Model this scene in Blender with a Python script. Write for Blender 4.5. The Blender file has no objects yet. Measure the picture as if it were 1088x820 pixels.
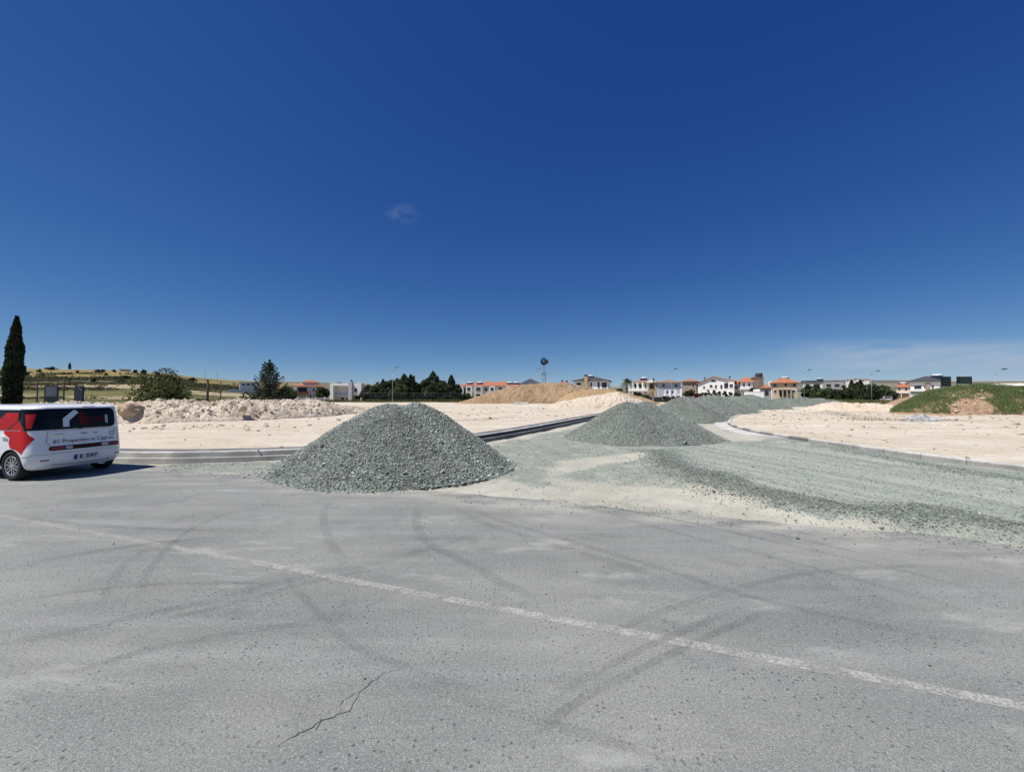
import bpy, math, random
import numpy as np
from mathutils import Vector, Matrix

R = math.radians
random.seed(7)
RNG = np.random.default_rng(7)
SC = bpy.context.scene
COL = SC.collection

# ------------------------------------------------------------------ camera
F, CX, HZ, CAMH = 430.0, 544.0, 420.0, 1.80      # focal length / centre / horizon row in photo pixels
cam_d = bpy.data.cameras.new('camera')
cam_d.sensor_fit = 'HORIZONTAL'
cam_d.sensor_width = 36.0
cam_d.lens = 36.0 * F / 1088.0
cam_d.clip_start = 0.05
cam_d.clip_end = 12000
cam = bpy.data.objects.new('camera', cam_d)
COL.objects.link(cam)
cam.location = (0, 0, CAMH)
cam.rotation_euler = (R(90) + math.atan((HZ - 410.0) / F), 0, 0)
SC.camera = cam

# ------------------------------------------------------------------ sky and sun
SUN_EL, SUN_AZ = R(61), R(245)                    # azimuth clockwise from +Y: behind the camera, to its left
W = bpy.data.worlds.new('World')
SC.world = W
W.use_nodes = True
wt = W.node_tree
bgn = wt.nodes['Background']
bgn.inputs['Strength'].default_value = 0.10
sky = wt.nodes.new('ShaderNodeTexSky')
sky.sky_type = 'NISHITA'
sky.sun_disc = False
sky.sun_elevation = SUN_EL
sky.sun_rotation = SUN_AZ
sky.altitude = 1500
sky.air_density = 0.7
sky.dust_density = 0.3
sky.ozone_density = 1.0
sun_dir = Vector((math.sin(SUN_AZ) * math.cos(SUN_EL), math.cos(SUN_AZ) * math.cos(SUN_EL), math.sin(SUN_EL)))
sun_d = bpy.data.lights.new('sun', 'SUN')
sun_d.energy = 4.9
sun_d.angle = R(0.53)
sun_d.color = (1.0, 0.955, 0.89)
sun = bpy.data.objects.new('sun', sun_d)
COL.objects.link(sun)
sun.rotation_euler = sun_dir.to_track_quat('Z', 'Y').to_euler()
sun.location = sun_dir * 60

SC.view_settings.view_transform = 'Standard'
SC.view_settings.look = 'None'
SC.view_settings.exposure = 0.30
SC.view_settings.gamma = 1.0
SC.view_settings.use_curve_mapping = False
SC.render.engine = 'CYCLES'
SC.cycles.max_bounces = 6
SC.cycles.transparent_max_bounces = 12


class NT:
    """small helper to write node trees"""
    def __init__(s, tree):
        s.t = tree

    def n(s, kind, **kw):
        o = s.t.nodes.new(kind)
        for k, v in kw.items():
            setattr(o, k, v)
        return o

    def put(s, sock, v):
        if hasattr(v, 'links') or isinstance(v, bpy.types.NodeSocket):
            s.t.links.new(v, sock)
        else:
            if isinstance(v, (tuple, list)) and len(v) == 3 and sock.type == 'RGBA':
                v = (*v, 1)
            sock.default_value = v

    def math(s, op, a, b=0.0, c=0.0, clamp=False):
        o = s.n('ShaderNodeMath', operation=op, use_clamp=clamp)
        s.put(o.inputs[0], a); s.put(o.inputs[1], b); s.put(o.inputs[2], c)
        return o.outputs[0]

    def mix(s, f, a, b, blend='MIX'):
        o = s.n('ShaderNodeMix', data_type='RGBA', blend_type=blend)
        s.put(o.inputs[0], f); s.put(o.inputs[6], a); s.put(o.inputs[7], b)
        return o.outputs[2]

    def ramp(s, v, lo, hi, a=0.0, b=1.0):
        o = s.n('ShaderNodeMapRange', interpolation_type='SMOOTHSTEP')
        s.put(o.inputs[0], v); s.put(o.inputs[1], lo); s.put(o.inputs[2], hi); s.put(o.inputs[3], a); s.put(o.inputs[4], b)
        return o.outputs[0]

    def noise(s, vec, scale, detail=3.0, rough=0.55, out=0):
        o = s.n('ShaderNodeTexNoise')
        if vec is not None:
            s.put(o.inputs['Vector'], vec)
        o.inputs['Scale'].default_value = scale
        o.inputs['Detail'].default_value = detail
        o.inputs['Roughness'].default_value = rough
        return o.outputs[out]

    def voro(s, vec, scale, feature='F1', out=0, rnd=1.0, dim='2D'):
        o = s.n('ShaderNodeTexVoronoi', feature=feature, voronoi_dimensions=dim)
        s.put(o.inputs['Vector'], vec)
        o.inputs['Scale'].default_value = scale
        o.inputs['Randomness'].default_value = rnd
        return o.outputs[out]

    def mapping(s, vec, loc=(0, 0, 0), rot=(0, 0, 0), scale=(1, 1, 1)):
        o = s.n('ShaderNodeMapping')
        s.put(o.inputs[0], vec)
        o.inputs[1].default_value = loc; o.inputs[2].default_value = rot; o.inputs[3].default_value = scale
        return o.outputs[0]

    def coord(s, which='Object'):
        return s.n('ShaderNodeTexCoord').outputs[which]

    def attr(s, name, out='Fac'):
        return s.n('ShaderNodeAttribute', attribute_name=name).outputs[out]

    def sep(s, vec):
        o = s.n('ShaderNodeSeparateXYZ'); s.put(o.inputs[0], vec)
        return o.outputs

    def bump(s, h, strength=0.4, dist=0.02):
        o = s.n('ShaderNodeBump')
        o.inputs['Strength'].default_value = strength
        o.inputs['Distance'].default_value = dist
        s.put(o.inputs['Height'], h)
        return o.outputs[0]


# clouds: two thin patches of cirrus written into the sky by direction
w = NT(wt)
dirv = w.n('ShaderNodeTexCoord').outputs['Generated']
sx, sy, sz = w.sep(dirv)
hyp = w.math('MAXIMUM', sy, 0.05)
tx, tz = w.math('DIVIDE', sx, hyp), w.math('DIVIDE', sz, hyp)
wn = w.noise(w.mapping(dirv, scale=(5, 5, 30)), 1.6, 5, 0.6)
wn2 = w.noise(w.mapping(dirv, scale=(2.2, 2.2, 9)), 2.0, 3, 0.5)
c1 = w.math('MULTIPLY', w.ramp(tz, 0.045, 0.075), w.ramp(tz, 0.10, 0.15, 1.0, 0.0))
c1 = w.math('MULTIPLY', c1, w.ramp(tx, 0.55, 0.95))
c1 = w.math('MULTIPLY', c1, w.ramp(w.math('MULTIPLY', wn, w.math('ADD', wn2, 0.5)), 0.28, 0.62))
dx = w.math('DIVIDE', w.math('ADD', tx, 0.272), 0.05)
dz = w.math('DIVIDE', w.math('SUBTRACT', tz, 0.452), 0.03)
rr = w.math('SQRT', w.math('ADD', w.math('MULTIPLY', dx, dx), w.math('MULTIPLY', dz, dz)))
pn = w.noise(w.mapping(dirv, scale=(1, 1, 1.6)), 26, 4, 0.6)
c2 = w.math('MULTIPLY', w.ramp(rr, 0.1, 1.15, 1.0, 0.0), w.ramp(pn, 0.36, 0.72))
cl = w.math('ADD', w.math('MULTIPLY', c1, 0.85), w.math('MULTIPLY', c2, 0.17), clamp=True)
cl = w.math('MULTIPLY', cl, w.ramp(sy, 0.0, 0.1))
sc_ = w.n('ShaderNodeSeparateColor'); wt.links.new(sky.outputs[0], sc_.inputs[0])
cc_ = w.n('ShaderNodeCombineColor')                # the deep, clear blue of a phone photograph
for i_, (k_, g_) in enumerate([(0.60, 1.42), (0.525, 1.05), (0.55, 0.64)]):
    wt.links.new(w.math('MULTIPLY', w.math('POWER', w.math('MULTIPLY', sc_.outputs[i_], 0.1), g_), 10 * k_), cc_.inputs[i_])
skyc = cc_.outputs[0]
wt.links.new(w.mix(cl, skyc, (2.9, 3.7, 4.9)), bgn.inputs['Color'])


# ------------------------------------------------------------------ materials
MATS = {}


def newmat(name):
    m = bpy.data.materials.new(name)
    m.use_nodes = True
    return m, NT(m.node_tree), m.node_tree.nodes['Principled BSDF']


def M(name, col, rough=0.8, var=0.12, scale=3.0, bump=0.0, spec=0.3, metallic=0.0, coat=0.0, streak=1.0):
    if name in MATS:
        return MATS[name]
    m, t, p = newmat(name)
    vec = t.coord('Object')
    nz = t.noise(t.mapping(vec, scale=(1, 1, streak)), scale, 5, 0.6)
    a = tuple(c * (1 - var) for c in col); b = tuple(min(1, c * (1 + var)) for c in col)
    t.put(p.inputs['Base Color'], t.mix(t.ramp(nz, 0.3, 0.7), a, b))
    p.inputs['Roughness'].default_value = rough
    p.inputs['Specular IOR Level'].default_value = spec
    p.inputs['Metallic'].default_value = metallic
    p.inputs['Coat Weight'].default_value = coat
    if bump:
        t.put(p.inputs['Normal'], t.bump(t.noise(vec, scale * 8, 4, 0.6), bump, 0.02))
    MATS[name] = m
    return m


def Mcol(name, rough=0.9, spec=0.2, trans=0.0, var=0.0, scale=8.0, attr='Col', bump=0.0):
    """colour from the mesh attribute Col (one value per stone, leaf clump or field)"""
    if name in MATS:
        return MATS[name]
    m, t, p = newmat(name)
    c = t.attr(attr, 'Color')
    if var:
        f = t.ramp(t.noise(t.coord('Object'), scale, 5, 0.65), 0.25, 0.75, 1 - var, 1 + var)
        c = t.mix(1.0, c, f, 'MULTIPLY')
    t.put(p.inputs['Base Color'], c)
    p.inputs['Roughness'].default_value = rough
    p.inputs['Specular IOR Level'].default_value = spec
    if bump:
        t.put(p.inputs['Normal'], t.bump(t.noise(t.coord('Object'), scale * 3, 5, 0.65), bump, 0.05))
    if trans:
        tr = t.n('ShaderNodeBsdfTranslucent'); t.put(tr.inputs[0], c)
        mx = t.n('ShaderNodeMixShader'); mx.inputs[0].default_value = trans
        t.t.links.new(p.outputs[0], mx.inputs[1]); t.t.links.new(tr.outputs[0], mx.inputs[2])
        t.t.links.new(mx.outputs[0], t.t.nodes['Material Output'].inputs[0])
    MATS[name] = m
    return m


# ------------------------------------------------------------------ mesh helpers
def tag(o, label=None, cat=None, group=None, kind=None):
    if label: o['label'] = label
    if cat: o['category'] = cat
    if group: o['group'] = group
    if kind: o['kind'] = kind
    return o


def thing(name, label, cat, loc=(0, 0, 0), rz=0.0, group=None):
    o = bpy.data.objects.new(name, None)
    o.empty_display_size = 0.3
    COL.objects.link(o)
    o.location = loc; o.rotation_euler = (0, 0, rz)
    return tag(o, label, cat, group)


def np_mesh(name, v, f, mat, parent=None, cols=None, smooth=False, attrs=None, fcols=None):
    v = np.asarray(v, dtype=np.float32); f = np.asarray(f, dtype=np.int32)
    me = bpy.data.meshes.new(name)
    k = f.shape[1]
    me.vertices.add(len(v)); me.vertices.foreach_set('co', v.ravel())
    me.loops.add(f.size); me.loops.foreach_set('vertex_index', f.ravel())
    me.polygons.add(len(f))
    me.polygons.foreach_set('loop_start', np.arange(0, f.size, k, dtype=np.int32))
    me.polygons.foreach_set('loop_total', np.full(len(f), k, dtype=np.int32))
    me.polygons.foreach_set('use_smooth', np.full(len(f), smooth, dtype=bool))
    me.update(calc_edges=True)
    if cols is not None:
        a = me.attributes.new('Col', 'FLOAT_COLOR', 'POINT')
        a.data.foreach_set('color', np.c_[cols, np.ones(len(cols))].astype(np.float32).ravel())
    if fcols is not None:
        a = me.attributes.new('Col', 'FLOAT_COLOR', 'FACE')
        a.data.foreach_set('color', np.c_[fcols, np.ones(len(fcols))].astype(np.float32).ravel())
    for key, val in (attrs or {}).items():
        a = me.attributes.new(key, 'FLOAT', 'POINT')
        a.data.foreach_set('value', np.asarray(val, dtype=np.float32).ravel())
    me.validate()
    me.materials.append(mat)
    o = bpy.data.objects.new(name, me)
    COL.objects.link(o)
    o.parent = parent
    return o


class MB:
    def __init__(s):
        s.v = []; s.f = []; s.m = []

    def add(s, vs, fs, mi=0):
        b = len(s.v)
        s.v += [tuple(p) for p in vs]
        s.f += [tuple(i + b for i in f) for f in fs]
        s.m += [mi] * len(fs)
        return s

    def box(s, x0, x1, y0, y1, z0, z1, mi=0, mat=None):
        vs = [(x, y, z) for z in (z0, z1) for y in (y0, y1) for x in (x0, x1)]
        if mat is not None:
            vs = [tuple(mat @ Vector(p)) for p in vs]
        return s.add(vs, [(0, 2, 3, 1), (4, 5, 7, 6), (0, 1, 5, 4), (2, 6, 7, 3), (0, 4, 6, 2), (1, 3, 7, 5)], mi)

    def prism(s, poly, y0, y1, mi=0):
        """poly in x,z extruded along y"""
        n = len(poly)
        vs = [(x, y0, z) for x, z in poly] + [(x, y1, z) for x, z in poly]
        fs = [tuple(range(n)), tuple(range(2 * n - 1, n - 1, -1))] + [(i, i + n, (i + 1) % n + n, (i + 1) % n) for i in range(n)]
        return s.add(vs, fs, mi)

    def prismz(s, poly, z0, z1, mi=0):
        n = len(poly)
        vs = [(x, y, z0) for x, y in poly] + [(x, y, z1) for x, y in poly]
        fs = [tuple(range(n - 1, -1, -1)), tuple(range(n, 2 * n))] + [(i, (i + 1) % n, (i + 1) % n + n, i + n) for i in range(n)]
        return s.add(vs, fs, mi)

    def tube(s, pts, r, n=8, mi=0, cap=True):
        pts = [Vector(p) for p in pts]
        rs = r if isinstance(r, (list, tuple)) else [r] * len(pts)
        vs = []; fs = []
        for i, p in enumerate(pts):
            d = (pts[min(i + 1, len(pts) - 1)] - pts[max(i - 1, 0)]).normalized()
            a = d.orthogonal().normalized() if abs(d.z) > 0.9 else d.cross(Vector((0, 0, 1))).normalized()
            if i and a.dot(pa) < 0: a = -a
            pa = a
            b = d.cross(a)
            for k in range(n):
                t = 2 * math.pi * k / n
                vs.append(p + (a * math.cos(t) + b * math.sin(t)) * rs[i])
        for i in range(len(pts) - 1):
            for k in range(n):
                fs.append((i * n + k, i * n + (k + 1) % n, (i + 1) * n + (k + 1) % n, (i + 1) * n + k))
        if cap:
            fs.append(tuple(range(n - 1, -1, -1))); fs.append(tuple(range((len(pts) - 1) * n, len(pts) * n)))
        return s.add(vs, fs, mi)

    def lathe(s, prof, n=20, mi=0, axis='z', o=(0, 0, 0)):
        """prof: list of (radius, height)"""
        vs = []; fs = []
        for r, h in prof:
            for k in range(n):
                t = 2 * math.pi * k / n
                c = (r * math.cos(t), r * math.sin(t), h)
                if axis == 'y': c = (c[0], c[2], c[1])
                if axis == 'x': c = (c[2], c[0], c[1])
                vs.append((c[0] + o[0], c[1] + o[1], c[2] + o[2]))
        m = len(prof)
        for i in range(m - 1):
            for k in range(n):
                fs.append((i * n + k, i * n + (k + 1) % n, (i + 1) * n + (k + 1) % n, (i + 1) * n + k))
        if prof[0][0] > 1e-4: fs.append(tuple(range(n - 1, -1, -1)))
        if prof[-1][0] > 1e-4: fs.append(tuple(range((m - 1) * n, m * n)))
        return s.add(vs, fs, mi)

    def build(s, name, mats, parent=None, smooth=False, loc=None):
        me = bpy.data.meshes.new(name)
        me.from_pydata(s.v, [], s.f)
        for m in (mats if isinstance(mats, (list, tuple)) else [mats]):
            me.materials.append(m)
        me.polygons.foreach_set('material_index', s.m)
        me.polygons.foreach_set('use_smooth', [smooth] * len(s.f))
        me.validate(); me.update()
        o = bpy.data.objects.new(name, me)
        COL.objects.link(o)
        o.parent = parent
        if loc: o.location = loc
        return o


def _h(xi, yi, seed):
    h = (xi * 374761393 + yi * 668265263 + seed * 974711) & 0xffffffff
    h = ((h ^ (h >> 13)) * 1274126177) & 0xffffffff
    return ((h ^ (h >> 16)) & 0xffffff) / float(0xffffff)


def vn(x, y, seed=0):
    x = np.asarray(x, float); y = np.asarray(y, float)
    xi = np.floor(x).astype(np.int64); yi = np.floor(y).astype(np.int64)
    fx = x - xi; fy = y - yi
    fx = fx * fx * (3 - 2 * fx); fy = fy * fy * (3 - 2 * fy)
    a = _h(xi, yi, seed) * (1 - fx) + _h(xi + 1, yi, seed) * fx
    b = _h(xi, yi + 1, seed) * (1 - fx) + _h(xi + 1, yi + 1, seed) * fx
    return a * (1 - fy) + b * fy


def fbm(x, y, oct=4, seed=0, gain=0.5):
    s = 0; a = 1; t = 0
    for i in range(oct):
        s = s + a * vn(np.asarray(x) * 2 ** i, np.asarray(y) * 2 ** i, seed + 17 * i); t += a; a *= gain
    return s / t - 0.5


def sstep(a, b, x):
    t = np.clip((x - a) / (b - a), 0, 1)
    return t * t * (3 - 2 * t)


def G(px, py, z=0.0):
    """point of the plane at height z seen at a photo pixel (used to survey the place)"""
    d = (CAMH - z) * F / (py - HZ)
    return ((px - CX) / F * d, d)


def at(px, d):
    return ((px - CX) / F * d, d)


def zt(py, d):
    return CAMH + (HZ - py) / F * d


def inpoly(x, y, poly):
    x = np.asarray(x); y = np.asarray(y)
    c = np.zeros(x.shape, bool)
    n = len(poly)
    for i in range(n):
        x1, y1 = poly[i]; x2, y2 = poly[i - 1]
        k = ((y1 > y) != (y2 > y)) & (x < (x2 - x1) * (y - y1) / (y2 - y1 + 1e-12) + x1)
        c ^= k
    return c


def pdist(x, y, poly, closed=True):
    """distance to a polyline"""
    d = np.full(np.shape(x), 1e9)
    n = len(poly)
    for i in range(n if closed else n - 1):
        ax, ay = poly[i]; bx, by = poly[(i + 1) % n]
        ex, ey = bx - ax, by - ay
        t = np.clip(((x - ax) * ex + (y - ay) * ey) / (ex * ex + ey * ey + 1e-12), 0, 1)
        d = np.minimum(d, np.hypot(x - ax - t * ex, y - ay - t * ey))
    return d


def sdpoly(x, y, poly):
    return np.where(inpoly(x, y, poly), 1, -1) * pdist(x, y, poly)


def gridfaces(nu, nv):
    i = np.arange(nu - 1)[:, None]; j = np.arange(nv - 1)[None, :]
    a = (i * nv + j).ravel()
    return np.c_[a, a + nv, a + nv + 1, a + 1]


def smooth_curve(pts, step=0.5):
    """Catmull-Rom through pts, resampled"""
    P = np.array(pts, float)
    P = np.vstack([2 * P[0] - P[1], P, 2 * P[-1] - P[-2]])
    out = []
    for i in range(1, len(P) - 2):
        n = max(2, int(np.linalg.norm(P[i + 1] - P[i]) / step))
        for k in range(n):
            t = k / n
            out.append(0.5 * ((2 * P[i]) + (-P[i - 1] + P[i + 1]) * t + (2 * P[i - 1] - 5 * P[i] + 4 * P[i + 1] - P[i + 2]) * t * t + (-P[i - 1] + 3 * P[i] - 3 * P[i + 1] + P[i + 2]) * t ** 3))
    out.append(P[-2])
    return np.array(out)


OCT_V = np.array([(1, 0, 0), (-1, 0, 0), (0, 1, 0), (0, -1, 0), (0, 0, 1), (0, 0, -1)], float)
OCT_F = np.array([(0, 2, 4), (2, 1, 4), (1, 3, 4), (3, 0, 4), (2, 0, 5), (1, 2, 5), (3, 1, 5), (0, 3, 5)])


def rand_rot(n, rng):
    q = rng.normal(size=(n, 4)); q /= np.linalg.norm(q, axis=1)[:, None]
    a, b, c, d = q.T
    return np.stack([np.stack([a*a+b*b-c*c-d*d, 2*(b*c-a*d), 2*(b*d+a*c)], -1),
                     np.stack([2*(b*c+a*d), a*a-b*b+c*c-d*d, 2*(c*d-a*b)], -1),
                     np.stack([2*(b*d-a*c), 2*(c*d+a*b), a*a-b*b-c*c+d*d], -1)], 1)


def stones(name, pos, rad, mat, cols, parent=None, seed=1, flat=0.75):
    """angular broken stones: one jittered octahedron each, all in one mesh"""
    rng = np.random.default_rng(seed)
    n = len(pos)
    v = OCT_V[None] * rng.uniform(0.7, 1.2, (n, 6, 1)) + rng.normal(0, 0.2, (n, 6, 3))
    v = v * rng.uniform(0.75, 1.2, (n, 1, 3))
    v = np.einsum('nij,nkj->nki', rand_rot(n, rng), v)
    v[:, :, 2] *= flat
    v = v * np.asarray(rad)[:, None, None] + np.asarray(pos)[:, None, :]
    f = (OCT_F[None] + 6 * np.arange(n)[:, None, None]).reshape(-1, 3)
    return np_mesh(name, v.reshape(-1, 3), f, mat, parent, fcols=np.repeat(cols, 8, axis=0))


def leaves(name, pos, size, cols, mat, parent=None, seed=1, up=0.0, aspect=0.55):
    """leaf-sized quads scattered through a crown"""
    rng = np.random.default_rng(seed)
    n = len(pos)
    rot = rand_rot(n, rng)
    q = np.array([(-1, 0, 0), (0, -1, 0.15), (1, 0, 0), (0, 1, 0.15)], float) * np.array([1, aspect, 1])
    v = np.einsum('nij,kj->nki', rot, q)
    if up:
        v[:, :, 2] *= 1 + up
    v = v * np.asarray(size)[:, None, None] + np.asarray(pos)[:, None, :]
    f = np.arange(4 * n).reshape(n, 4)
    return np_mesh(name, v.reshape(-1, 3), f, mat, parent, fcols=cols)

# ================================================================== SETTING
# the old road runs along U; its far edge lies at NEDGE across it
U = np.array([0.944, -0.330]); N = np.array([0.330, 0.944])
NEDGE = 6.75


def un(u, n):
    return (U[0] * u + N[0] * n, U[1] * u + N[1] * n)


LEFT_KERB = smooth_curve([(-45, 22), (-25, 15.3), (-16, 12.5), (-11.1, 11.55), (-8, 11.75), (-5.2, 12.7), (-3, 14.2), (-1.4, 16.3),
                          (0.8, 20.3), (4, 27), (7.8, 35), (14, 47), (24, 62), (40, 80), (62, 98)], 0.4)
RIGHT_KERB = smooth_curve([(30, 1.5), (17, 6.3), (13.2, 8.0), (11.9, 9.3), (11.3, 11.9), (11.15, 15.6), (11.2, 18.6), (12.1, 22.3), (14.4, 27),
                           (19.6, 35), (29, 47), (43, 60), (64, 77), (90, 95)], 0.4)
LOTZ = 0.15


# ---- terrain to the horizon
def crest(px):
    return np.interp(px, [-1500, -400, 0, 60, 130, 175, 205, 230, 270, 330, 400, 500, 700, 800, 860, 900, 960, 1020, 1088, 1500, 2600],
                     [388, 389, 391, 391.5, 393.5, 396.5, 400.5, 402.5, 405.0, 405.5, 408, 410, 411, 409, 405, 403.8, 403.5, 404.5, 404.8, 401, 401])


def terrain_z(x, y):
    az = np.arctan2(x, np.maximum(y, 1e-3) if np.ndim(y) == 0 else np.where(y > 0, np.maximum(y, 1e-3), 1e-3))
    az = np.clip(az, -1.2, 1.2)
    px = CX + F * np.tan(az)
    dep = np.hypot(x, y) * np.cos(az)
    dep = np.where(np.asarray(y) > 0, dep, 0)
    D = np.interp(px, [150, 260, 340], [520, 800, 1500])
    S = np.interp(px, [150, 260, 340], [90, 120, 230])
    zc = CAMH + (HZ - crest(px)) / F * D
    t = (dep - S) / (D - S)
    up = np.where(t <= 1, np.clip(t, 0, 1) ** 1.15, np.maximum(1 - 0.35 * (t - 1), 0.2))
    nz = fbm(x / 60, y / 60, 4, 3) * 3.0 * sstep(0.02, 0.3, t)
    return -0.16 + zc * up + nz


def build_terrain():
    az = np.concatenate([np.linspace(-70, 70, 561), np.linspace(74, 286, 40)])
    rr_ = np.concatenate([[0.5], np.linspace(4, 80, 16), np.geomspace(84, 900, 120), np.geomspace(950, 6000, 26)])
    A, Rr = np.meshgrid(np.radians(az), rr_, indexing='ij')
    x = Rr * np.sin(A); y = Rr * np.cos(A)
    z = terrain_z(x, y)
    dep = np.where(y > 0, y, 0)
    azc = np.clip(np.where(y > 0, A, 0), -1.2, 1.2)
    px = CX + F * np.tan(azc)
    wv = fbm(x / 55, y / 25, 4, 11) * 46 + fbm(x / 12, y / 7, 4, 14) * 22
    d = dep + wv
    sand = np.array([0.50, 0.43, 0.34])
    green = np.array([0.072, 0.082, 0.030]); gold = np.array([0.21, 0.165, 0.075]); beige = np.array([0.32, 0.26, 0.165])
    scrub = np.array([0.07, 0.078, 0.038]); olive = np.array([0.125, 0.120, 0.048]); far = np.array([0.125, 0.118, 0.11]); grey = np.array([0.17, 0.155, 0.13])
    c = np.zeros(x.shape + (3,)) + sand
    dry = np.array([0.24, 0.20, 0.115])

    def lay(col, m):
        nonlocal c
        c = c * (1 - m[..., None]) + col * m[..., None]
    left = sstep(330, 260, px)
    lay(dry, sstep(98, 112, dep))
    lay(olive, left * sstep(34, 42, d))
    lay(gold, left * sstep(52, 60, d) * sstep(84, 74, d))
    lay(green, left * sstep(84, 92, d) * sstep(112, 104, d) * sstep(-0.2, 0.1, fbm(x / 15, y / 10, 4, 17)))
    lay(beige, left * sstep(108, 114, d) * sstep(128, 122, d))
    lay(olive, left * sstep(124, 130, d))
    lay(green, left * sstep(140, 146, d) * sstep(160, 152, d))
    lay(beige, left * sstep(158, 164, d) * sstep(205, 198, d))
    lay(scrub, left * sstep(203, 212, d) * sstep(300, 275, d) * sstep(-0.28, -0.05, fbm(x / 40, y / 30, 4, 21)))
    lay(scrub, left * sstep(150, 200, d) * 0.9 * sstep(0.08, 0.16, fbm(x / 18, y / 14, 4, 23)))
    lay(scrub * 0.8, left * sstep(60, 80, dep) * 0.8 * sstep(0.12, 0.2, fbm(x / 8, y / 6, 4, 25)))
    lay(gold, left * sstep(270, 320, d))
    lay(olive, left * sstep(330, 350, d) * sstep(-0.02, 0.12, fbm(x / 70, y / 60, 3, 31)))
    rgt = sstep(300, 340, px)
    lay(grey, rgt * sstep(330, 500, dep))
    lay(far, rgt * sstep(800, 1100, dep))
    lay(scrub * 1.3, rgt * sstep(350, 600, dep) * sstep(-0.06, 0.10, fbm(x / 120, y / 120, 4, 41)))
    lay(beige, rgt * sstep(600, 900, dep) * 0.7 * sstep(0.04, 0.16, fbm(x / 200, y / 150, 4, 43)))
    o = np_mesh('ground', np.c_[x.ravel(), y.ravel(), z.ravel()], gridfaces(*x.shape), Mcol('field_soil', 0.95, 0.1, var=0.38, scale=0.35), None,
                cols=c.reshape(-1, 3), smooth=True)
    tag(o, 'dry fields and low hills running to the horizon', None, None, 'structure')


build_terrain()


# ---- asphalt of the old road
def asphalt_material():
    m, t, p = newmat('dusty_asphalt')
    v = t.coord('Object')
    x, y, z = t.sep(v)
    nn = t.math('ADD', t.math('MULTIPLY', x, float(N[0])), t.math('MULTIPLY', y, float(N[1])))
    big = t.noise(v, 0.45, 5, 0.6)
    mid = t.noise(t.mapping(v, rot=(0, 0, -0.336), scale=(0.35, 1.5, 1)), 1.3, 5, 0.62)
    g1 = t.noise(v, 55, 3, 0.7)
    g2 = t.noise(v, 170, 2, 0.7)
    base = t.mix(t.ramp(big, 0.3, 0.7), (0.163, 0.171, 0.164), (0.214, 0.222, 0.212))
    base = t.mix(t.ramp(mid, 0.42, 0.72, 0, 0.6), base, (0.255, 0.262, 0.248))
    base = t.mix(t.ramp(t.noise(v, 1.1, 4, 0.6), 0.54, 0.70, 0, 0.55), base, (0.132, 0.139, 0.142))
    base = t.mix(t.ramp(t.noise(t.mapping(v, rot=(0, 0, 0.336), scale=(0.16, 2.2, 1)), 1.1, 5, 0.6), 0.50, 0.70, 0, 0.55), base, (0.255, 0.264, 0.26))
    base = t.mix(t.ramp(t.noise(v, 0.28, 6, 0.7), 0.52, 0.66, 0, 0.6), base, (0.245, 0.25, 0.236))
    base = t.mix(t.ramp(t.noise(t.mapping(v, loc=(7, 3, 0)), 0.7, 6, 0.7), 0.60, 0.70, 0, 0.5), base, (0.115, 0.122, 0.12))
    # aggregate: lighter stones, darker binder and small pits
    grain = t.math('ADD', t.math('MULTIPLY', g1, 0.6), t.math('MULTIPLY', g2, 1.3))
    base = t.mix(1.0, base, t.ramp(grain, 0.68, 1.22, 0.50, 1.50), 'MULTIPLY')
    sp = t.ramp(t.noise(v, 34, 3, 0.75), 0.60, 0.70)
    sp = t.math('MULTIPLY', sp, t.ramp(t.noise(v, 0.8, 4, 0.6), 0.35, 0.60, 0.10, 0.6))
    base = t.mix(sp, base, (0.085, 0.09, 0.092))
    vd = t.voro(v, 26, 'F1', 0)
    vc = t.sep(t.voro(v, 26, 'F1', 1))[0]
    pit = t.math('MULTIPLY', t.ramp(vd, 0.12, 0.30, 1, 0), t.ramp(vc, 0.80, 0.84))
    patchy = t.ramp(t.noise(v, 1.8, 3, 0.5), 0.38, 0.62)
    base = t.mix(t.math('MULTIPLY', pit, t.math('MULTIPLY', patchy, 0.8)), base, (0.06, 0.063, 0.066))
    vd2 = t.voro(v, 62, 'F1', 0)
    vc2 = t.sep(t.voro(v, 62, 'F1', 1))[1]
    chip = t.math('MULTIPLY', t.ramp(vd2, 0.15, 0.32, 1, 0), t.ramp(vc2, 0.88, 0.92))
    base = t.mix(t.math('MULTIPLY', chip, 0.6), base, (0.42, 0.42, 0.40))
    # pale dust and chalky spills, stronger towards the works
    dn = t.noise(t.mapping(v, rot=(0, 0, -0.336), scale=(0.5, 1.3, 1)), 0.9, 6, 0.68)
    edge = t.ramp(nn, 5.3, 6.9)
    dust = t.math('MULTIPLY', t.ramp(dn, 0.40, 0.66), t.math('ADD', 0.10, t.math('MULTIPLY', edge, 0.75)))
    base = t.mix(dust, base, (0.40, 0.385, 0.33))
    dn2 = t.noise(t.mapping(v, rot=(0, 0, 0.5), scale=(0.6, 1.6, 1)), 1.2, 6, 0.72)
    base = t.mix(t.ramp(dn2, 0.54, 0.70, 0, 0.6), base, (0.345, 0.352, 0.335))
    t.put(p.inputs['Base Color'], base)
    p.inputs['Roughness'].default_value = 0.88
    p.inputs['Specular IOR Level'].default_value = 0.25
    hh = t.math('ADD', t.math('MULTIPLY', g1, 0.7), t.math('MULTIPLY', g2, 0.5))
    hh = t.math('SUBTRACT', hh, t.math('MULTIPLY', pit, 0.6))
    t.put(p.inputs['Normal'], t.bump(hh, 0.55, 0.012))
    return m


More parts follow.
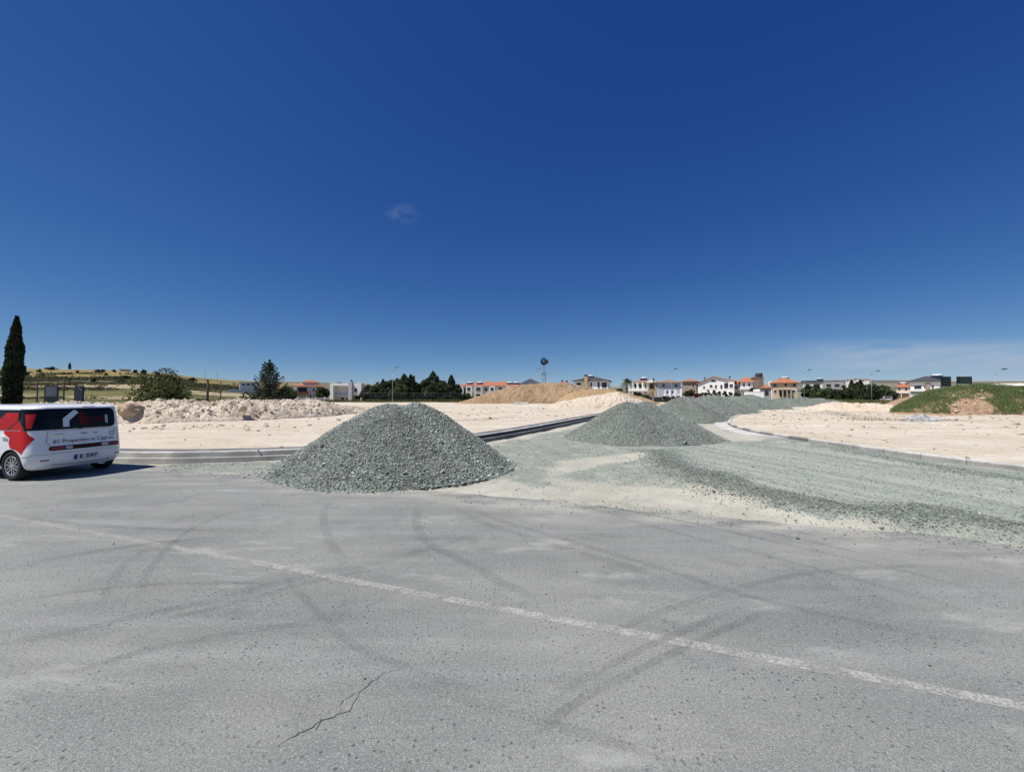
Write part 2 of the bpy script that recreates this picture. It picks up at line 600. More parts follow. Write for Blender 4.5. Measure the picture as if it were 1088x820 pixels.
ASPH = asphalt_material()
us = np.linspace(-70, 80, 1201)
ns = np.array([-30, -10, 0, 4, 6, 6.5, 1e9])
edge_n = NEDGE + fbm(us * 0.8, us * 0, 4, 5) * 0.34 + fbm(us * 4, us * 0 + 9, 3, 6) * 0.10
UU, NN = np.meshgrid(us, ns, indexing='ij')
NN = np.where(NN > 1e8, edge_n[:, None], NN)
xx = U[0] * UU + N[0] * NN; yy = U[1] * UU + N[1] * NN
zz = np.zeros_like(xx)
v0 = np.stack([xx, yy, zz], -1)
skirt = v0[:, -1:, :].copy(); skirt[:, :, 2] = -0.09
v0 = np.concatenate([v0, skirt], 1)
tag(np_mesh('road', v0.reshape(-1, 3), gridfaces(len(us), len(ns) + 1), ASPH), 'dusty grey asphalt of the old road', None, None, 'structure')


# ---- thin sheets on the asphalt: worn line, tyre marks, crack
def strip(pts, wid, z, fade=0.12):
    """returns verts, faces, across (0..1), along (0..1) of a ribbon following pts"""
    P = np.array(pts, float)
    T = np.gradient(P, axis=0); T /= np.linalg.norm(T, axis=1)[:, None]
    Nn = np.c_[-T[:, 1], T[:, 0]]
    ac = np.linspace(-0.5, 0.5, 7)
    wid = np.broadcast_to(wid, (len(P),))
    X = P[:, None, :] + Nn[:, None, :] * (ac[None, :, None] * wid[:, None, None])
    L = np.r_[0, np.cumsum(np.linalg.norm(np.diff(P, axis=0), axis=1))]; L = L / L[-1]
    al = np.minimum(sstep(0, fade, L), sstep(1, 1 - fade, L)) if fade else np.ones_like(L)
    V = np.concatenate([X, np.full(X.shape[:2] + (1,), z)], -1)
    A = np.broadcast_to(1 - np.abs(ac * 2)[None, :], X.shape[:2])
    return V.reshape(-1, 3), gridfaces(len(P), 7), A.ravel(), np.broadcast_to(al[:, None], X.shape[:2]).ravel()


def worn_material(name, col, lo, hi, amount, ncoarse, nfine, rough=0.9):
    m, t, p = newmat(name)
    v = t.coord('Object')
    t.put(p.inputs['Base Color'], t.mix(t.noise(v, 40, 3, 0.6), tuple(c * 0.85 for c in col), tuple(min(1, c * 1.15) for c in col)))
    p.inputs['Roughness'].default_value = rough
    p.inputs['Specular IOR Level'].default_value = 0.2
    n1 = t.noise(v, nfine, 3, 0.65); n2 = t.noise(v, ncoarse, 4, 0.6)
    e = t.ramp(t.attr('across'), 0.0, 0.35)
    a = t.math('ADD', t.math('MULTIPLY', n1, 0.55), t.math('MULTIPLY', n2, 0.45))
    a = t.ramp(a, lo, hi)
    a = t.math('MULTIPLY', t.math('MULTIPLY', a, e), t.math('MULTIPLY', t.attr('along'), amount))
    t.put(p.inputs['Alpha'], a)
    return m


PAINT = worn_material('worn_white_paint', (0.50, 0.50, 0.475), 0.41, 0.60, 0.66, 5.0, 50)
ss = np.linspace(-26, 14, 400)
lw = un(ss, 3.235 + fbm(ss * 0.5, ss * 0, 2, 8) * 0.03)
v_, f_, a_, l_ = strip(np.c_[lw[0], lw[1]], 0.115, 0.004, 0.0)
l_ = l_ * np.repeat(np.interp(ss, [-26, -8, -4, 0, 3, 14], [0.6, 0.7, 0.85, 1.0, 0.95, 0.75]), 7)
tag(np_mesh('road_line', v_, f_, PAINT, None, attrs=dict(across=a_, along=l_)), 'worn white line along the old road', None, None, 'structure')

RUBBER = worn_material('tyre_rubber_dark', (0.085, 0.09, 0.092), 0.33, 0.67, 0.23, 2.4, 34)
marks = []          # photo pixel tracks of the tyre marks, laid on the road surface


def mark(pix, wd):
    P = smooth_curve([G(a, b) for a, b in pix], 0.08)
    marks.append((P, wd))


mark([(140, 656), (230, 635), (330, 610), (420, 592), (480, 574), (540, 556)], 0.17)
mark([(150, 660), (238, 642), (338, 615), (425, 598)], 0.10)
mark([(0, 682), (80, 668), (150, 652), (235, 634)], 0.13)
mark([(352, 530), (345, 545), (350, 568), (365, 592), (378, 606)], 0.13)
mark([(600, 530), (700, 548), (820, 574), (960, 606), (1088, 638)], 0.10)
mark([(612, 526), (720, 545), (840, 570), (980, 602)], 0.08)
mark([(1088, 610), (980, 600), (860, 606), (740, 634), (640, 672), (560, 712)], 0.09)
mark([(0, 640), (90, 626), (180, 618), (300, 617)], 0.08)
mark([(60, 720), (150, 690), (260, 668), (360, 655)], 0.10)
mark([(250, 540), (200, 565), (165, 600), (150, 640)], 0.10)
mark([(295, 600), (318, 625), (345, 652), (375, 680), (420, 700), (500, 728), (560, 746)], 0.09)
mark([(446, 530), (443, 552), (455, 575), (500, 598), (540, 620), (600, 642)], 0.15)
mark([(490, 530), (520, 548), (600, 572), (700, 602), (790, 630), (880, 652), (1000, 676), (1088, 700)], 0.12)
mark([(478, 534), (508, 552), (590, 578), (690, 608), (780, 636)], 0.15)
mark([(0, 608), (60, 592), (150, 578), (260, 566)], 0.16)
mark([(0, 545), (90, 556), (200, 562), (300, 562)], 0.14)
mark([(560, 520), (700, 560), (840, 596), (1000, 640), (1088, 668)], 0.11)
mark([(830, 640), (760, 668), (690, 700), (620, 735), (560, 780), (530, 812)], 0.075)
mark([(790, 640), (720, 668), (640, 705), (570, 745)], 0.08)
mark([(100, 650), (120, 625), (135, 600), (170, 575)], 0.11)
mark([(420, 720), (560, 755), (700, 800), (740, 815)], 0.09)
vs, fs, aa, ll = [], [], [], []
off = 0
for i, (P, wd) in enumerate(marks):
    v_, f_, a_, l_ = strip(P, wd, 0.0045 + 0.0002 * i, 0.22)
    vs.append(v_); fs.append(f_ + off); aa.append(a_); ll.append(l_ * (0.6 + 0.4 * ((i * 37) % 10) / 10)); off += len(v_)
tag(np_mesh('tyre_marks', np.concatenate(vs), np.concatenate(fs), RUBBER, None, attrs=dict(across=np.concatenate(aa), along=np.concatenate(ll))),
    'dark curved tyre marks crossing the old road', None, None, 'structure')

CRK = M('crack_dark', (0.055, 0.057, 0.06), 0.95, 0.3)
rc = np.random.default_rng(4)


def crack(pix, wd, seed):
    P = smooth_curve([G(a, b) for a, b in pix], 0.012)
    T = np.gradient(P, axis=0); T /= np.linalg.norm(T, axis=1)[:, None]
    s_ = np.arange(len(P)) * 0.012
    nd = np.array([-(P[-1] - P[0])[1], (P[-1] - P[0])[0]]); nd = nd / np.linalg.norm(nd)
    P = P + nd[None] * ((fbm(s_ * 6, s_ * 0, 5, seed, 0.62) * 0.16)[:, None])
    ww = wd * np.clip(0.35 + 1.6 * (fbm(s_ * 18, s_ * 0 + 3, 3, seed + 1) + 0.35), 0.15, 2) * np.minimum(sstep(0, 0.15, s_ / s_[-1]), sstep(1, 0.85, s_ / s_[-1]))
    X = np.stack([P - nd[None] * ww[:, None] / 2, P + nd[None] * ww[:, None] / 2], 1)
    X = np.concatenate([X, np.full(X.shape[:2] + (1,), 0.003)], -1)
    return X.reshape(-1, 3), gridfaces(len(P), 2), None, None


vs, fs, off = [], [], 0
for pix, wd, sd in [([(292, 788), (325, 770), (352, 756), (370, 748), (388, 728), (412, 712), (432, 704)], 0.0055, 3),
                    ([(388, 730), (372, 742), (366, 755)], 0.005, 9), ([(352, 757), (340, 770)], 0.005, 12)]:
    v_, f_, a_, l_ = crack(pix, wd, sd)
    vs.append(v_); fs.append(f_ + off); off += len(v_)
tag(np_mesh('asphalt_crack', np.concatenate(vs), np.concatenate(fs), CRK), 'dark jagged crack in the asphalt', None, None, 'structure')

# ---- unpaved junction and side road: pale base with grey-green gravel spread on it
GRAVEL = [G(a, b) for a, b in [(690, 476), (745, 471), (790, 470), (830, 471), (862, 474), (950, 487), (1088, 505), (1230, 525)]] + [(14.5, 5.2), (9.5, 5.0)] + \
         [G(a, b) for a, b in [(1088, 568), (1000, 560), (930, 553), (880, 547), (820, 537), (770, 526), (730, 513), (704, 497), (684, 486)]]
RIDGE = [G(a, b) for a, b in [(690, 482), (712, 498), (750, 516), (800, 528), (850, 537), (900, 546), (960, 552), (1040, 558)]]
RIDGE2 = [G(a, b) for a, b in [(780, 462), (850, 472), (950, 490), (1088, 512), (1200, 530)]]
WASH = [[G(a, b) for a, b in [(545, 478), (602, 473), (640, 474), (606, 488), (585, 497), (600, 512), (640, 522), (560, 516), (520, 512), (545, 497)]],
        [G(a, b) for a, b in [(120, 494), (200, 487), (290, 487), (330, 500), (430, 517), (330, 514), (240, 506), (160, 499)]],
        [G(a, b) for a, b in [(870, 540), (960, 548), (1088, 552), (1200, 560), (1200, 600), (1088, 574), (1000, 563), (920, 555)]],
        [G(a, b) for a, b in [(640, 505), (700, 500), (760, 530), (700, 520), (600, 512)]]]
DUSTLINE = [G(a, b) for a, b in [(470, 517), (560, 519), (650, 522), (740, 531), (820, 541), (875, 546)]]
PALE = [G(a, b) for a, b in [(590, 496), (630, 489), (680, 486)]]
LEFT_NEAR = [tuple(p) for p in LEFT_KERB[::4] if -13 < p[0] < 9]
RIGHT_NEAR = [tuple(p) for p in RIGHT_KERB[::4] if p[1] < 19]
LEFT_ROAD_SIDE = [tuple(p) for p in LEFT_KERB]
RIGHT_ROAD_SIDE = [tuple(p) for p in RIGHT_KERB]
ROADPOLY = LEFT_ROAD_SIDE + RIGHT_ROAD_SIDE[::-1] + [un(30, -5), un(-50, -5)]


def gravel_amount(x, y):
    wob = fbm(x * 1.1, y * 1.1, 4, 51) * 0.9
    s = sdpoly(x, y, GRAVEL)
    g = sstep(-0.75, 0.55, s + wob * 1.3)
    for k, wp in enumerate(WASH):
        g = np.maximum(g, sstep(-0.6, 0.8, sdpoly(x, y, wp) + wob * 1.2) * (0.72 if k == 0 else 0.75 if k == 1 else 0.6))
    g = np.maximum(g, 0.63 * (1 - sstep(1.2, 0.3, pdist(x, y, DUSTLINE, False) + wob * 0.8)) * (1 - sstep(0.9, 0.1, pdist(x, y, PALE, False) + wob)) * (1 - 0.8 * sstep(1.7, 0.5, pdist(x, y, LEFT_NEAR, False) + wob)))
    nose = sstep(1.9, 0.7, pdist(x, y, [G(748, 458), G(772, 464), G(782, 456), G(766, 447)], False) + wob * 0.7)
    g = g * (1 - 0.95 * nose)
    # carried on along the side road
    g = np.maximum(g, sstep(15, 18, y) * 0.25 * sstep(-0.15, 0.2, wob) * (1 - nose))
    return g


def ridge_amount(x, y):
    wob = fbm(x * 0.9, y * 0.9, 3, 61) * 0.8
    r = sstep(1.5, 0.10, pdist(x, y, RIDGE, False) + wob * 1.3) * 0.95
    r2 = sstep(0.55, 0.05, pdist(x, y, RIDGE2, False) + wob * 0.6) * 0.55
    return np.maximum(r, r2)


def junction_z(x, y, g=None, r=None):
    if g is None: g = gravel_amount(x, y)
    if r is None: r = ridge_amount(x, y)
    nrm = x * N[0] + y * N[1]
    bed = -0.045 - 0.07 * sstep(1.6, 0.2, pdist(x, y, LEFT_NEAR, False)) + fbm(x * 0.5, y * 0.5, 4, 71) * 0.07 + fbm(x * 3, y * 3, 3, 73) * 0.022
    z = bed + 0.055 * g + 0.06 * sstep(1.2, 0.2, pdist(x, y, RIGHT_NEAR, False)) + 0.11 * r + fbm(x * 7, y * 7, 3, 75) * 0.035 * np.maximum(g, r)
    # compact wheel tracks along the way out
    s = x * 0.97 + y * 0.24
    z = z + 0.05 * g * fbm(s * 2.3, (y * 0.97 - x * 0.24) * 0.12, 3, 78)
    z = z - 0.03 * g * sstep(0.02, 0.2, fbm(s * 1.7, y * 0.06, 2, 77))
    m = sstep(NEDGE - 0.45, NEDGE + 0.25, nrm + fbm(x * 1.5, y * 1.5, 3, 79) * 0.5)
    return z * m + (-0.10) * (1 - m) - 0.10 * (1 - sstep(-0.6, 0.0, sdpoly(x, y, ROADPOLY)))


def gravel_material():
    m, t, p = newmat('gravel_and_dust')
    v = t.coord('Object')
    x, y, z = t.sep(v)
    g = t.attr('gravel'); r = t.attr('ridge')
    dustA = t.mix(t.ramp(t.noise(v, 0.9, 5, 0.6), 0.32, 0.68), (0.355, 0.342, 0.285), (0.435, 0.42, 0.36))
    dustA = t.mix(t.ramp(t.noise(v, 2.6, 6, 0.7), 0.45, 0.68, 0, 0.7), dustA, (0.30, 0.312, 0.275))
    vc = t.voro(v, 42, 'F1', 1)
    vv = t.sep(vc)[0]
    grav = t.mix(vv, (0.11, 0.133, 0.114), (0.32, 0.358, 0.318))
    fines = t.mix(t.noise(v, 3.0, 4, 0.6), (0.285, 0.308, 0.272), (0.405, 0.422, 0.38))
    # rolled-in tracks run along the way out
    cv = t.n('ShaderNodeCombineXYZ')
    t.put(cv.inputs[0], t.math('ADD', t.math('MULTIPLY', x, 0.97 * 1.9), t.math('MULTIPLY', y, 0.24 * 1.9)))
    t.put(cv.inputs[1], t.math('MULTIPLY', t.math('SUBTRACT', t.math('MULTIPLY', y, 0.97), t.math('MULTIPLY', x, 0.24)), 0.10))
    st = t.noise(cv.outputs[0], 1.2, 4, 0.6)
    pale = t.ramp(st, 0.42, 0.58, 0.0, 1.0)
    grav = t.mix(t.math('MULTIPLY', pale, 0.85), t.mix(0.35, grav, fines), fines)
    grav = t.mix(t.ramp(r, 0.15, 0.9), grav, t.mix(vv, (0.095, 0.116, 0.098), (0.26, 0.295, 0.258)))
    n1 = t.noise(v, 1.6, 6, 0.72); n2 = t.noise(v, 20, 4, 0.7)
    th = t.math('ADD', t.math('MULTIPLY', n1, 0.75), t.math('MULTIPLY', n2, 0.25))
    f = t.ramp(t.math('ADD', g, t.math('MULTIPLY', t.math('SUBTRACT', th, 0.5), 1.9)), 0.30, 0.72)
    wash = t.mix(t.math('MULTIPLY', vv, 0.6), t.mix(t.noise(v, 2.2, 5, 0.65), (0.165, 0.19, 0.163), (0.27, 0.295, 0.257)), (0.32, 0.345, 0.305))
    grav = t.mix(t.ramp(g, 0.72, 0.95), wash, grav)
    c = t.mix(f, dustA, grav)
    gr = t.noise(v, 70, 3, 0.7)
    c = t.mix(1.0, c, t.ramp(gr, 0.25, 0.75, 0.72, 1.26), 'MULTIPLY')
    t.put(p.inputs['Base Color'], c)
    p.inputs['Roughness'].default_value = 0.95
    p.inputs['Specular IOR Level'].default_value = 0.15
    vd = t.voro(v, 42, 'F1', 0)
    hh = t.math('ADD', t.math('MULTIPLY', t.math('MULTIPLY', t.math('SUBTRACT', 1.0, vd), f), 0.9), t.math('MULTIPLY', gr, 0.5))
    t.put(p.inputs['Normal'], t.bump(hh, 0.7, 0.02))
    return m


GRAV = gravel_material()


def junction_sheet(name, xs, ys, label, zoff=0.0):
    X, Y = np.meshgrid(xs, ys, indexing='ij')
    g = gravel_amount(X, Y); r = ridge_amount(X, Y)
    Z = junction_z(X, Y, g, r) + zoff
    tag(np_mesh(name, np.c_[X.ravel(), Y.ravel(), Z.ravel()], gridfaces(*X.shape), GRAV, None, smooth=True,
                attrs=dict(gravel=g, ridge=r)), label, None, None, 'structure')


junction_sheet('unpaved_junction', np.concatenate([np.linspace(-40, -13, 60), np.arange(-12.9, 14.5, 0.09), np.linspace(14.8, 40, 50)]),
               np.concatenate([np.linspace(-6, 3.5, 30), np.arange(3.6, 16, 0.09), np.arange(16.1, 26, 0.16)]), 'pale dusty junction partly spread with grey gravel')
junction_sheet('side_road', np.arange(-4, 96, 0.5), np.arange(25.5, 112, 0.5), 'unpaved side road curving away between the kerbs', -0.004)


# ---- sandy building lots
def sand_material():
    m, t, p = newmat('pale_sand')
    v = t.coord('Object')
    c = t.mix(t.ramp(t.noise(v, 0.22, 5, 0.6), 0.3, 0.7), (0.465, 0.40, 0.315), (0.56, 0.505, 0.42))
    c = t.mix(t.ramp(t.noise(t.mapping(v, rot=(0, 0, 0.12), scale=(0.13, 0.9, 1)), 0.8, 5, 0.62), 0.48, 0.70, 0, 0.75), c, (0.62, 0.565, 0.485))
    c = t.mix(t.ramp(t.noise(t.mapping(v, scale=(0.6, 1.4, 1)), 1.5, 6, 0.75), 0.52, 0.70, 0, 0.75), c, (0.38, 0.305, 0.225))
    dk = t.attr('dark')
    c = t.mix(t.math('MULTIPLY', dk, t.ramp(t.noise(v, 3.0, 5, 0.7), 0.35, 0.6)), c, (0.26, 0.22, 0.165))
    vd = t.voro(v, 3.4, 'F1', 0); vk = t.sep(t.voro(v, 3.4, 'F1', 1))[0]
    clod = t.math('MULTIPLY', t.ramp(vd, 0.08, 0.30, 1, 0), t.ramp(vk, 0.78, 0.84))
    c = t.mix(t.math('MULTIPLY', clod, 0.6), c, (0.34, 0.28, 0.21))
    gr = t.noise(v, 28, 4, 0.7)
    c = t.mix(1.0, c, t.ramp(gr, 0.25, 0.75, 0.80, 1.16), 'MULTIPLY')
    t.put(p.inputs['Base Color'], c)
    p.inputs['Roughness'].default_value = 0.97
    p.inputs['Specular IOR Level'].default_value = 0.1
    t.put(p.inputs['Normal'], t.bump(t.math('ADD', gr, t.math('MULTIPLY', t.noise(v, 5, 5, 0.65), 2.0)), 0.5, 0.05))
    return m


SAND = sand_material()


def lot_z(x, y):
    return LOTZ + fbm(x / 5, y / 5, 4, 81) * 0.2 + fbm(x * 1.6, y * 1.6, 4, 83) * 0.10


def lot(name, kerb, outer_k, outer_o, label, inset, dark_fn=None):
    """sheet lofted from the back of a kerb to a far outline"""
    K = np.array(kerb)
    idx = []
    for p in outer_k:
        idx.append(int(np.argmin(np.hypot(K[:, 0] - p[0], K[:, 1] - p[1]))))
    O = np.c_[np.interp(np.arange(len(K)), idx, [o[0] for o in outer_o]), np.interp(np.arange(len(K)), idx, [o[1] for o in outer_o])]
    D = O - K; D /= np.linalg.norm(D, axis=1)[:, None]
    B = inset
    t = np.linspace(0, 1, 150) ** 2.0
    X = B[:, None, 0] * (1 - t) + O[:, None, 0] * t
    Y = B[:, None, 1] * (1 - t) + O[:, None, 1] * t
    ramp = sstep(0, 0.02, t)[None, :]
    Z = (LOTZ - 0.015) * (1 - ramp) + lot_z(X, Y) * ramp
    Z = Z - 0.45 * sstep(0.97, 1.0, t)[None, :]
    dk = dark_fn(X, Y) if dark_fn else np.zeros_like(X)
    tag(np_mesh(name, np.c_[X.ravel(), Y.ravel(), Z.ravel()], gridfaces(*X.shape), SAND, None, smooth=True, attrs=dict(dark=dk)), label, None, None, 'structure')


def offset_curve(C, d):
    T = np.gradient(C, axis=0); T /= np.linalg.norm(T, axis=1)[:, None]
    return C + np.c_[-T[:, 1], T[:, 0]] * d


def sweep(name, C, prof, mats, label, mi=None, cols=None, kind='structure'):
    """profile of (offset, z) swept along curve C (offset positive to the left of travel)"""
    T = np.gradient(C, axis=0); T /= np.linalg.norm(T, axis=1)[:, None]
    Nn = np.c_[-T[:, 1], T[:, 0]]
    rows = [np.c_[C + Nn * o, np.full(len(C), z)] for o, z in prof]
    V = np.stack(rows, 1)
    o = np_mesh(name, V.reshape(-1, 3), gridfaces(len(C), len(prof)), mats, None, fcols=cols)
    return tag(o, label, None, None, kind)


KCON = M('kerb_concrete', (0.50, 0.49, 0.46), 0.9, 0.18, 1.2)
KDARK = M('kerb_face_dark', (0.075, 0.08, 0.088), 0.9, 0.25, 2.0)  # dark facing; the shade on this unlit side is put into its colour too
KGREY = M('footpath_base_grey', (0.135, 0.138, 0.142), 0.95, 0.25, 0.8)
KGREY2 = M('footing_grey', (0.33, 0.325, 0.305), 0.95, 0.25, 1.5)

# left kerb: road lies to the right of travel; lot to the left
sweep('footpath_base', LEFT_KERB, [(0.16, LOTZ - 0.02), (0.16, LOTZ + 0.022), (0.80, LOTZ + 0.025), (0.80, LOTZ - 0.2)], KGREY, 'dark grey footpath base strip behind the left kerb')
def jointed(C, n_faces, seed, lo=0.36, hi=0.46, joint=0.016):
    """resample a kerb line into one metre stones with narrow joints; returns line and face colours"""
    L = np.r_[0, np.cumsum(np.linalg.norm(np.diff(C, axis=0), axis=1))]
    pos = []
    for k in range(int(L[-1])):
        pos += [k + joint, k + 0.26, k + 0.5, k + 0.75, k + 1.0]
    pos = np.array(pos)
    rng = np.random.default_rng(seed)
    tn = rng.uniform(lo, hi, int(L[-1]) + 1)
    tone = np.array([tn[i // 5] if i % 5 != 4 else 0.12 for i in range(len(pos) - 1)])
    Q = np.c_[np.interp(pos, L, C[:, 0]), np.interp(pos, L, C[:, 1])]
    return Q, tone


KMIX = Mcol('kerb_stone_mix', 0.92, 0.2, var=0.22, scale=3.0)
lq, lt_ = jointed(LEFT_KERB, 3, 5)
sweep('kerb_top', lq, [(0.16, LOTZ - 0.03), (0.16, LOTZ + 0.045), (0.02, LOTZ + 0.045), (0.0, LOTZ + 0.02)], KMIX, 'pale top edge of the left kerb',
      cols=np.repeat(lt_[:, None] * np.array([1.0, 0.98, 0.94]), 3, axis=0))
lk_split = int(np.argmin(np.hypot(LEFT_KERB[:, 0] + 3.5, LEFT_KERB[:, 1] - 13.8)))
sweep('kerb_face', LEFT_KERB[:lk_split + 1], [(0.0, LOTZ + 0.02), (-0.015, 0.04), (-0.16, 0.035), (-0.17, -0.15)], KGREY2, 'grey face of the left kerb beside the car')
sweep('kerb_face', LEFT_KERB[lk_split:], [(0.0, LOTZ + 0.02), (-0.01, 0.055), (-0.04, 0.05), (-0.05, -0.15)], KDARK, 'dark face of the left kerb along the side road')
sweep('kerb_footing', LEFT_KERB[lk_split:], [(-0.05, 0.045), (-0.17, 0.04), (-0.18, -0.2)], KGREY, 'thin footing step below the dark kerb face')

lot('left_lot', LEFT_KERB, [(-45, 22), (-25, 15.3), (-16, 12.5), (-11, 11.6), (-8, 11.8), (-5.2, 12.7), (-3, 14.2), (-1.4, 16.3), (.8, 20.3), (4, 27), (7.8, 35), (14, 47), (24, 62), (40, 80), (62, 98)],
    [(-90, 60), (-80, 85), (-65, 98), (-50, 103), (-40, 105), (-28, 106), (-18, 107), (-10, 107), (0, 107), (10, 108), (18, 109), (27, 110), (38, 112), (52, 116), (70, 120)],
    'wide pale sandy building lot left of the side road', offset_curve(LEFT_KERB, 0.76),
    lambda X, Y: 0.9 * sstep(0.9, 0.2, pdist(X, Y, [G(a, b, .16) for a, b in [(482, 446.5), (500, 446), (520, 445), (545, 443)]], False) + fbm(X, Y, 3, 5)) )

# right kerb: separate stones, colour per stone (dark and pale ones alternate near the bend)
rk_len = np.r_[0, np.cumsum(np.linalg.norm(np.diff(RIGHT_KERB, axis=0), axis=1))]
RKC, rtone = jointed(RIGHT_KERB, 4, 12, 0.40, 0.50)
st_id = np.arange(len(RKC) - 1) // 5
rs = np.random.default_rng(12)
tone = rs.uniform(0.40, 0.50, st_id.max() + 2)
mid_ = np.interp(np.arange(len(tone)), [0, 1e4], [0, 0])
kc_ = RKC[np.minimum((np.arange(len(tone)) * 5), len(RKC) - 1)]
bend_ = (kc_[:, 1] > 14.2) & (kc_[:, 1] < 24)
tone = np.where(bend_ & (np.arange(len(tone)) % 2 == 0), 0.24, tone)
tone = np.where(rtone < 0.13, 0.13, tone[st_id])
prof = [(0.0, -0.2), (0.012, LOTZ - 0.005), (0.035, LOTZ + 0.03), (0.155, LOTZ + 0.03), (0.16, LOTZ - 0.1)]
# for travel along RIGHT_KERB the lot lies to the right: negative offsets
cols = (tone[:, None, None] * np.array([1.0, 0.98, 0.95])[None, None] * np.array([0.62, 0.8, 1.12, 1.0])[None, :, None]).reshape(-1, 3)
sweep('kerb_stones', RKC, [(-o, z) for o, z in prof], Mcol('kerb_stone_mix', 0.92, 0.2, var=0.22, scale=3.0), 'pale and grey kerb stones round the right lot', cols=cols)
i0 = int(np.argmin(np.hypot(RKC[:, 0] - 11.15, RKC[:, 1] - 16.6))); i1 = int(np.argmin(np.hypot(RKC[:, 0] - 16.5, RKC[:, 1] - 30)))
sweep('gutter', RKC[i0:i1], [(0.0, 0.075), (0.34, 0.05), (0.36, 0.045), (0.70, 0.04), (0.72, -0.2)], M('gutter_concrete', (0.46, 0.45, 0.425), 0.9, 0.15, 0.9), 'pale concrete gutter round the kerb nose')
lot('right_lot', RIGHT_KERB, [(30, 1.5), (13.2, 8), (11.9, 9.3), (11.3, 11.9), (11.15, 15.6), (11.2, 18.6), (12.1, 22.3), (14.4, 27), (19.6, 35), (29, 47), (43, 60), (64, 77), (90, 95)],
    [(70, -8), (74, 4), (76, 12), (78, 20), (80, 30), (82, 40), (84, 50), (86, 58), (88, 66), (92, 74), (96, 82), (100, 88), (110, 100)],
    'pale sandy lot inside the curved right kerb', offset_curve(RIGHT_KERB, -0.15),
    lambda X, Y: np.maximum(0.75 * sstep(1.6, 0.3, pdist(X, Y, [G(a, b, .16) for a, b in [(880, 437), (905, 442), (935, 446), (965, 448)]], False) + 1.5 * fbm(X, Y, 3, 5)),
                            0.95 * sstep(0.5, 0.1, pdist(X, Y, [G(a, b, .16) for a, b in [(985, 489), (1030, 495), (1060, 496.5), (1088, 502)]], False) + 0.6 * fbm(X * 2, Y * 2, 3, 5))))

# ================================================================== GRAVEL PILES
STONE = Mcol('crushed_stone', 0.95, 0.15)
PILE = None


def pile_material():
    m, t, p = newmat('gravel_heap')
    v = t.coord('Object')
    vv = t.sep(t.voro(v, 26, 'F1', 1))[0]
    c = t.mix(vv, (0.10, 0.118, 0.102), (0.29, 0.322, 0.285))
    c = t.mix(t.ramp(t.noise(v, 0.8, 5, 0.65), 0.48, 0.72, 0, 0.55), c, (0.27, 0.295, 0.275))
    c = t.mix(1.0, c, t.ramp(t.noise(v, 40, 3, 0.7), 0.25, 0.75, 0.75, 1.25), 'MULTIPLY')
    t.put(p.inputs['Base Color'], c)
    p.inputs['Roughness'].default_value = 0.95
    p.inputs['Specular IOR Level'].default_value = 0.15
    vd = t.voro(v, 26, 'F1', 0)
    t.put(p.inputs['Normal'], t.bump(t.math('SUBTRACT', 1.0, vd), 0.8, 0.05))
    return m


PILE = pile_material()


def stone_cols(n, rng, lo=0.155, hi=0.335):
    k = rng.uniform(0, 1, n) ** 1.3
    b = lo + (hi - lo) * k
    t = rng.uniform(-0.012, 0.012, (n, 3))
    c = b[:, None] * np.array([0.945, 1.04, 0.93]) + t
    w = rng.uniform(0, 1, n) < 0.02
    c[w] = c[w] * 1.7
    return np.clip(c, 0.03, 0.7)


def heap_z(x, y, cones, rough, seed, k=0.05):
    """smooth union of cones with rounded tips; z<0 outside"""
    acc = 0
    for cx, cy, h, sl, rd in cones:
        d = np.hypot(x - cx, y - cy)
        acc = acc + np.exp((h - sl * (np.sqrt(d * d + rd * rd) - rd)) / k)
    z = k * np.log(acc)
    z = z + fbm(x * 0.8, y * 0.8, 4, seed) * rough + fbm(x * 3, y * 3, 3, seed + 1) * rough * 0.35
    return z


def dusty(x, y, cones, seed):
    """paler, dustier runs down the slopes of a heap"""
    cx, cy = cones[0][0] * .5 + cones[1 % len(cones)][0] * .5, cones[0][1]
    a = np.arctan2(y - cy, x - cx); d = np.hypot(x - cx, y - cy)
    run = fbm(a * 3.2 + 20, d * 0.35, 4, seed + 40)
    pat = fbm(x * 1.1, y * 1.1, 4, seed + 41)
    return 1.04 + 0.7 * np.clip(run, -0.15, 0.5) + 0.4 * pat


